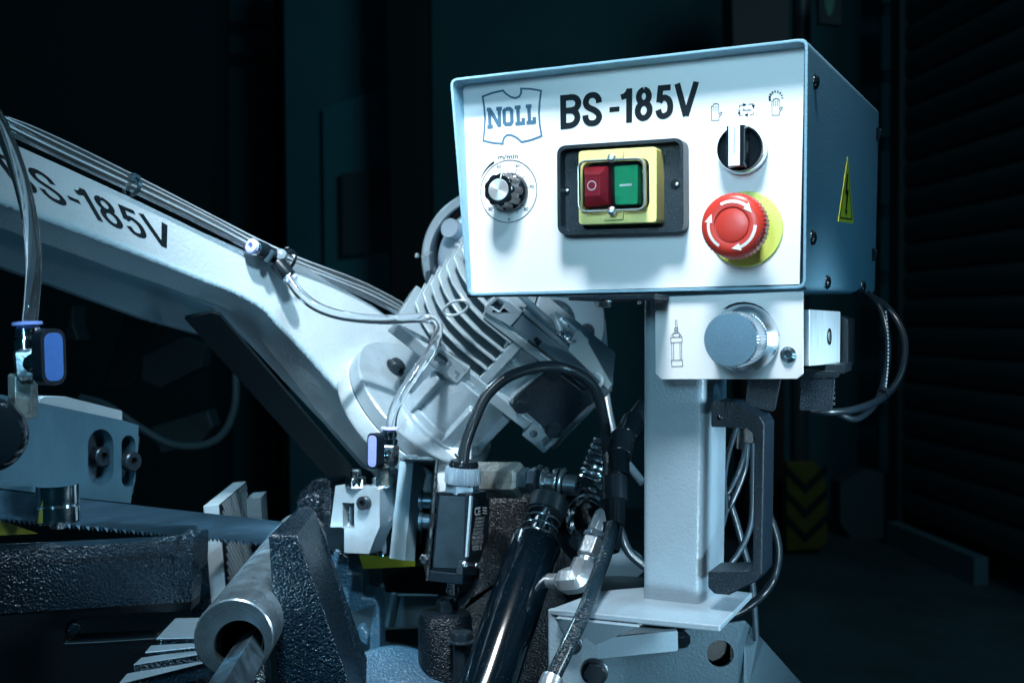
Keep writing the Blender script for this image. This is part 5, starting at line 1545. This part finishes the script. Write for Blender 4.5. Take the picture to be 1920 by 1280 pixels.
mb = MB(); mb.prism([P(240, 1300, .90), P(500, 1300, .90), P(500, 1215, 1.0), P(300, 1215, 1.0)], (0, .02, -.02)); mb.build('table_core', CAST, tt, bevel=.002)

# blue-black casting between the front jaw and the switch
sw_ = thing('swivel_casting', 'blue-black swivel casting with a rounded top and square notch, at the bottom centre', 'casting', P(700, 1300, 1.1))
SB = Plane(P(660, 1100, 1.15), (-.2, -1, .15))
mb = MB()
mb.prism(pts(SB, [(596, 1000), (640, 1035), (655, 1040), (655, 1071), (681, 1072), (681, 1118), (703, 1121), (712, 1140), (713, 1230), (600, 1260)]), (0, .05, 0)); mb.build('upright_web', CASTB, sw_, bevel=.003, seg=3)
mb = MB()
mb.prism(pts(SB, [(650, 1152), (703, 1132), (694, 1180), (688, 1200), (665, 1180)], .001), (0, .003, 0)); mb.build('web_pocket', mat('pocket', (.010, .03, .045), .5), sw_)
mb = MB(); mb.prism(pts(SB, [(667, 1178), (680, 1170), (692, 1190), (688, 1215), (672, 1200)], .012), (0, .02, 0)); mb.build('web_boss', CASTB, sw_, bevel=.003)
FD2 = frame(P(735, 1285, .99), (.05, -.50, .86))
mb = MB(); mb.lathe(FD2, [(.0505, -.06), (.0500, -.006), (.0480, -.001), (.044, .0008), (.02, .0015)], 64); mb.build('round_boss', CASTB, sw_, ang=50)

CASTM = mat('cast_matte', (.002, .006, .010), .30, bump=1.0, bscale=500, bdet=2, var=.3, vscale=30, bdist=.0008, spec=.5, bead=650)
# black main casting behind the cylinder
mc = thing('main_casting', 'rough black main casting behind the hydraulic cylinder', 'casting', P(920, 1300, 1.15))
MCp = Plane(P(930, 1050, 1.14), (-.15, -1, .05))
mb = MB(); mb.prism(pts(MCp, [(885, 934), (1004, 928), (1012, 960), (1075, 1000), (1075, 1310), (800, 1310), (800, 1180), (870, 1130), (890, 1100)]), (0, .06, 0)); mb.build('casting_wall', CASTM, mc, bevel=.006, seg=4)
mb = MB(); mb.lathe(frame(P(835, 1320, 1.02), UP), [(.024, 0), (.024, .076), (.0215, .082), (.014, .0835)], 48); mb.build('stop_boss', CASTM, mc, ang=50)
for y in (1166, 1143):
    put(M_NUT_B, 'nut', frame(P(838, y, 1.02), UP), mc, .0104 if y > 1150 else .0100)
mb = MB(); mb.lathe(frame(P(838, 1170, 1.02), UP), [(.0062, 0), (.0062, .024)], 20); mb.build('stop_stud', MATS['black_bolt'], mc)
put(M_HEX_B, 'bolt', frame(P(865, 1202, .985), UP), mc, .0098)
mb = MB(); mb.lathe(frame(P(863, 1330, .985), UP), [(.0066 if k % 2 else .0058, k * .00095) for k in range(62)], 24); mb.build('thread', MATS['black_bolt'], mc, ang=80)
# rear parts seen below the limit switch: dark trough and pale panel
rt_ = thing('coolant_tray', 'dark tray edge with a pale strip, seen through the gap below the limit switch', 'tray', P(770, 1240, 1.5))
mb = MB(); mb.prism([P(712, 1042, 1.35), P(900, 1050, 1.35), P(900, 1118, 1.35), P(722, 1110, 1.35)], (0, .05, 0)); mb.build('tray_front', BPL, rt_, bevel=.001)
mb = MB(); mb.prism([P(712, 1100, 1.45), P(900, 1100, 1.45), P(900, 1290, 1.45), P(712, 1290, 1.45)], (0, .02, 0)); mb.build('tray_back', mat('tray_teal', (.05, .09, .11), .5), rt_)
mb = MB(); mb.prism([P(733, 1114, 1.40), P(741, 1114, 1.40), P(727, 1178, 1.40), P(720, 1178, 1.40)], (0, .02, 0)); mb.build('tray_rod', mat('tray_light', (.16, .26, .32), .4), rt_)
mb = MB(); mb.prism([P(745, 1116, 1.42), P(820, 1116, 1.42), P(812, 1176, 1.42), P(738, 1180, 1.42)], (0, .01, 0)); mb.build('tray_panel', MATS['tray_light'], rt_)
mb = MB(); mb.prism([P(715, 1180, 1.3), P(800, 1176, 1.3), P(800, 1215, 1.3), P(715, 1200, 1.3)], (0, .01, 0)); mb.build('tray_lip', mat('tray_dark', (.02, .04, .05), .5), rt_)

# stand and cover sheets at the bottom right
sd = thing('machine_stand', 'grey sheet-metal stand with a round hole and a sloping right edge, at the bottom', 'machine stand', P(1300, 1300, .98))
SDp = Plane(P(1250, 1210, .98), (-.25, -1, 0))
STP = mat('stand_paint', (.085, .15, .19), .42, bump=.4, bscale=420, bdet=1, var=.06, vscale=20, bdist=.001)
mb = MB()
hole = [(1350 + 25 * math.cos(R(a)), 1225 + 25 * math.sin(R(a))) for a in range(0, 360, 12)]
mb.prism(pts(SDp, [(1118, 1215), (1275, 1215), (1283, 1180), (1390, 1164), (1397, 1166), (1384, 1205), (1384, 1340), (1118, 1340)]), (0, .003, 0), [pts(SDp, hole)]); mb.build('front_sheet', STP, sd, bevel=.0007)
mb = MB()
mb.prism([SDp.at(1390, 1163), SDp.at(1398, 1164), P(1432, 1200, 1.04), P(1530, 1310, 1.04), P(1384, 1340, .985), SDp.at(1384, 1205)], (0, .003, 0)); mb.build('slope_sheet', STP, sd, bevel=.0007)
mb = MB(); mb.prism([P(1396, 1180, .99), P(1420, 1200, .985), P(1402, 1300, .97), P(1394, 1300, .97)], (0, .003, 0)); mb.build('fold_rib', STP, sd)
mb = MB(); mb.lathe(frame(SDp.at(1350, 1225, -.02), (0, -1, 0)), [(.016, 0), (.016, .001)], 24); mb.build('hole_back', BPL, sd)
ca = thing('cross_angle', 'pale grey angle bar lying under the base plate of the post', 'angle bar', P(1200, 1235, .90))
CAp = plane3((1125, 1212, .885), (1125, 1230, .885), (1270, 1200, .93))
mb = MB(); mb.prism(pts(CAp, [(1120, 1196), (1271, 1182), (1272, 1218), (1268, 1221), (1122, 1235)]), (0, .004, 0)); mb.build('angle_face', PAINT, ca, bevel=.001)
mb = MB(); mb.prism([CAp.at(1120, 1196), CAp.at(1271, 1182), P(1268, 1176, 1.0), P(1190, 1172, 1.0)], (0, 0, -.003)); mb.build('angle_top', PAINT, ca, bevel=.001)
pu = thing('pulley', 'black disc edge in the shadow between base plate and angle bar', 'pulley', P(1230, 1185, 1.02))
mb = MB(); mb.lathe(frame(P(1225, 1178, 1.02), UP), [(.050, -.004), (.052, 0), (.052, .006), (.049, .010)], 56); mb.build('pulley_body', BGLOSS, pu)
rb_ = thing('rear_box', 'grey folded sheet and black tank in the shadow left of the post', 'sheet part', P(1160, 1110, 1.2))
mb = MB(); mb.prism([P(1105, 1035, 1.2), P(1185, 1032, 1.2), P(1206, 1045, 1.2), P(1210, 1070, 1.2), P(1188, 1090, 1.2), P(1110, 1082, 1.2)], (0, .02, 0)); mb.build('folded_sheet', mat('rear_grey', (.20, .28, .33), .4), rb_, bevel=.003)
mb = MB(); mb.lathe(frame(P(1165, 1110, 1.12), UP), [(.050, -.04), (.052, -.002), (.046, .006), (.01, .008)], 48); mb.build('black_tank', BPL, rb_)
world_tube('dark cable sagging to the post from behind the wrapped hose', [(1150, 960, 1.05), (1165, 1000, 1.05), (1180, 1035, 1.05), (1210, 1062, 1.05)], .0042, 'rear_cable', 'cable', MATS['grey_cable'])

# ================================================================== BACKGROUND HALL
def struct(name, pl, m, kind='structure', vec=(0, .05, 0), bevel=0, parent=None, label=None, cat=None):
    mb = MB(); mb.prism(pl, Vector(vec)); o = mb.build(name, m, parent, bevel=bevel)
    if parent is None:
        if kind: o['kind'] = kind
        if label: tag(o, label, cat)
    return o
WALLM = mat('hall_wall', (.035, .14, .16), .7, var=.12, vscale=1.2)
FLOORM = mat('hall_floor', (.06, .09, .10), .55, var=.35, vscale=2.0, bump=.2, bscale=8, bdist=.01)
DARKM = mat('hall_dark', (.010, .014, .016), .6)
struct('floor', [Vector((-8, -1, 0)), Vector((9, -1, 0)), Vector((9, 11, 0)), Vector((-8, 11, 0))], FLOORM, vec=(0, 0, -.1))
BW_ = 7.6
wall = struct('back_wall', [Vector((-8, BW_, 0)), Vector((9, BW_, 0)), Vector((9, BW_, 5)), Vector((-8, BW_, 5))], WALLM, vec=(0, .2, 0))
def wpx(x, y, d): return P(x, y, d)
# wall joints (upright seams and cross rails)
def wallpart(name, l, d, m, th=.05, label=None, cat=None, parent=None):
    mb = MB(); mb.prism(pts(Plane((0, d, 0), (0, -1, 0)), l), Vector((0, th, 0)))
    o = mb.build(name, m, parent)
    if label: tag(o, label, cat)
    return o
P1 = mat('panel_teal', (.045, .19, .225), .6, var=.1, vscale=2)
wallpart('tall_cabinet', [(-80, -80), (385, -80), (400, 1040), (-80, 1040)], 6.4, mat('cab_dark', (.012, .045, .055), .6), .5, 'tall dark cabinet filling the far left of the hall', 'cabinet')
wallpart('locker', [(532, -60), (722, -60), (738, 1000), (545, 1000)], 7.0, P1, .4, 'tall teal-grey locker in the dark behind the arm', 'locker')
ob = wallpart('notice_board', [(605, 205), (724, 162), (735, 560), (610, 560)], 6.96, mat('board_teal', (.055, .25, .29), .6), .03, 'pale board leaning against the tall locker', 'board')
wallpart('square_cover', [(640, 325), (736, 313), (738, 470), (642, 480)], 6.9, mat('board_dark', (.05, .09, .10), .6), .04, 'darker square panel low on the pale board', 'panel')
wallpart('dark_column', [(727, -60), (802, -60), (814, 1010), (742, 1010)], 6.6, DARKM, .3, 'dark upright column right of the teal locker', 'column')
for i, (x, l_) in enumerate(((512, 'thin dark pipe up the wall left of the locker'), (415, 'dark seam post beside the far left cabinet'))):
    wallpart('wall_pipe', [(x, -60), (x + 9, -60), (x + 12, 1000), (x + 3, 1000)], 7.3, DARKM, .08, l_, 'pipe')
for y in (40, 100): wallpart('wall_rail', [(405, y), (505, y + 5), (505, y + 12), (405, y + 7)], 7.45, DARKM, .05, 'upper short dark rail on the wall left of the locker' if y < 60 else 'lower short dark rail on the wall left of the locker', 'rail')
# blurred machine parts seen under the arm
BM = mat('far_machine', (.022, .05, .06), .5)
def blur_part(name, l, d, label, cat, m=BM, th=.06): 
    mb = MB(); mb.prism([P(x, y, d) for x, y in l], (0, th, 0)); tag(mb.build(name, m, bevel=.004), label, cat)
blur_part('machine_cover', [(265, 668), (340, 632), (385, 650), (378, 690), (300, 728), (262, 712)], 2.3, 'blurred pale machine cover seen through the gap under the arm', 'machine part')
blur_part('flat_cover', [(282, 800), (390, 768), (400, 800), (372, 835), (300, 850)], 2.2, 'blurred flat panel beneath the blurred cover, under the arm', 'machine part', mat('far_machine2', (.016, .04, .05), .5))
blur_part('machine_column', [(235, 590), (300, 610), (240, 730), (190, 730)], 2.5, 'slanting dark grey part behind the blue valve lever', 'machine part', mat('far_machine3', (.010, .024, .03), .5))
blur_part('oil_can', [(128, 575), (137, 572), (137, 605), (148, 640), (120, 640), (127, 605)], 2.0, 'blurred slim upright nozzle right of the blue lever', 'nozzle', mat('far_machine4', (.014, .034, .04), .5))
world_tube('blurred cable loop hanging in the gap under the arm', [(150, 745, 1.7), (200, 760, 1.7), (260, 800, 1.7), (320, 832, 1.7), (380, 834, 1.7), (420, 810, 1.7), (440, 760, 1.7), (442, 700, 1.7)], .006, 'slack_cable', 'cable', mat('slack_grey', (.03, .06, .075), .3))

# right side of the hall
pil = thing('red_pillar', 'dark reddish round-edged pillar behind the control box', 'pillar', Vector(((1480 - 960) / FPX * 6.3, 6.3, 0)))
mb = MB(); mb.prism(pts(Plane((0, 6.3, 0), (0, -1, 0)), [(1370, -100), (1480, -100), (1468, 1000), (1400, 1000)]), (0, .3, 0)); mb.build('pillar_body', mat('pillar_red', (.030, .008, .008), .5), pil)
mb = MB(); mb.lathe(frame(Vector(((1500 - 960) / FPX * 6.35, 6.35, 0.05)), UP), [(.05, 0), (.05, 4)], 20); mb.build('down_pipe', mat('down_pipe', (.055, .06, .07), .4), pil)
bum = thing('pillar_guard', 'yellow and black chevron guard plate at the foot of the pillar', 'column guard', P(1512, 1030, 6.1))
BU = Plane(P(1512, 950, 6.1), (0, -1, 0))
mb = MB(); mb.prism(pts(BU, [(1474, 866), (1530, 864), (1550, 905), (1553, 1015), (1540, 1030), (1474, 1034)]), (0, .06, 0)); mb.build('guard_plate', mat('guard_yellow', (.13, .09, .007), .6, var=.2, vscale=8), bum, bevel=.01)
for k in range(4):
    y = 872 + k * 46
    for side in (0, 1):
        mb = MB()
        x0, x1 = ((1475, 1510), (1510, 1551))[side]
        ya, yb = (y, y + 36) if side == 0 else (y + 36, y - 4)
        q = [(x0, ya), (x1, yb), (x1, min(yb + 17, 1030)), (x0, min(ya + 17, 1030))]
        if q[3][1] <= q[0][1] or q[2][1] <= q[1][1]: continue
        mb.face(pts(BU, q, .004)); mb.build('chevron', mat('guard_black', (.006, .008, .008), .6), bum, smooth=False)
ex = thing('exit_sign', 'dim green sign hanging high behind the control box', 'sign', P(1555, 48, 6.0))
EP = Plane(P(1555, 20, 6.0), (0, -1, 0))
mb = MB(); mb.prism(pts(EP, [(1534, -20), (1578, -20), (1577, 48), (1536, 44)]), (0, .04, 0)); mb.build('sign_case', DARKM, ex)
mb = MB(); mb.face(pts(EP, [(1545, -20), (1566, -20), (1564, 12), (1558, 30), (1552, 30), (1547, 12)], .004)); mb.build('sign_symbol', mat('exit_green', (.03, .16, .10), .5), ex, smooth=False)
blur_part('bin_bag', [(1575, 905), (1620, 880), (1675, 890), (1680, 1010), (1600, 1015), (1575, 980)], 6.6, 'dim crumpled bag or box on the floor right of the chevron guard', 'bag', mat('bag_grey', (.06, .09, .10), .6), .2)
# shutter on the right: plane that comes nearer to the right
shp0 = (P(1700, 600, 6.4)); shp1 = P(1920, 600, 5.2)
SHP = Plane(shp0, (shp1 - shp0).cross(UP))
sh = thing('roller_shutter', 'dark roller shutter of horizontal slats at the far right', 'roller shutter', Vector((shp0.x, shp0.y, 0)))
SL = mat('shutter_slat', (.045, .070, .078), .5, var=.1, vscale=4)
sdir = Vector((shp1.x - shp0.x, shp1.y - shp0.y, 0)).normalized()
sn = SHP.n; sn.z = 0; sn.normalize()
for k in range(24):
    z0 = .16 + k * .152
    o0 = Vector((shp0.x, shp0.y, z0)); 
    pr = [(0, 0), (.016, .02), (.022, .075), (.016, .130), (0, .142)]
    mb = MB(); mb.prism([o0 + sn * a + UP * b for a, b in pr] , sdir * 2.6); mb.build('slat', SL, sh, ang=50)
mb = MB(); mb.prism([Vector((shp0.x, shp0.y, .02)) - sn * .03, Vector((shp0.x, shp0.y, 4.5)) - sn * .03, Vector((shp0.x, shp0.y, 4.5)) - sn * .01, Vector((shp0.x, shp0.y, .02)) - sn * .01], sdir * 2.7); mb.build('shutter_back', DARKM, sh)
mb = MB(); g0 = Vector((shp0.x, shp0.y, 0)); mb.prism([g0 + sn * .05, g0 - sdir * .12 + sn * .05, g0 - sdir * .12 - sn * .1, g0 - sn * .1], (0, 0, 4.6)); mb.build('guide_rail', mat('rail_dark', (.03, .045, .05), .5), sh)
mb = MB(); mb.prism([g0 + sn * .05 + sdir * .02, g0 + sn * .12 + sdir * .02, g0 + sn * .12 + sdir * 1.0, g0 + sn * .05 + sdir * 1.0], (0, 0, .13)); mb.build('bottom_bar', mat('bar_pale', (.13, .21, .24), .5, var=.1, vscale=6), sh)
for k in range(9):
    z0 = .3 + k * .42
    mb = MB(); c_ = Vector((P(1672, 600, 7.3).x, 7.3, z0)); mb.box(frame(c_, (0, -1, 0), y=UP), -.09, .05, 0, .34, 0, .05)
    tag(mb.build('wall_block', P1), ('lowest', 'second lowest', 'third from the floor', 'fourth from the floor', 'fifth from the floor', 'sixth from the floor', 'third from the top', 'second from the top', 'topmost')[k] + ' of the pale wall blocks stacked left of the roller shutter', 'wall block', 'pale wall blocks beside the shutter')
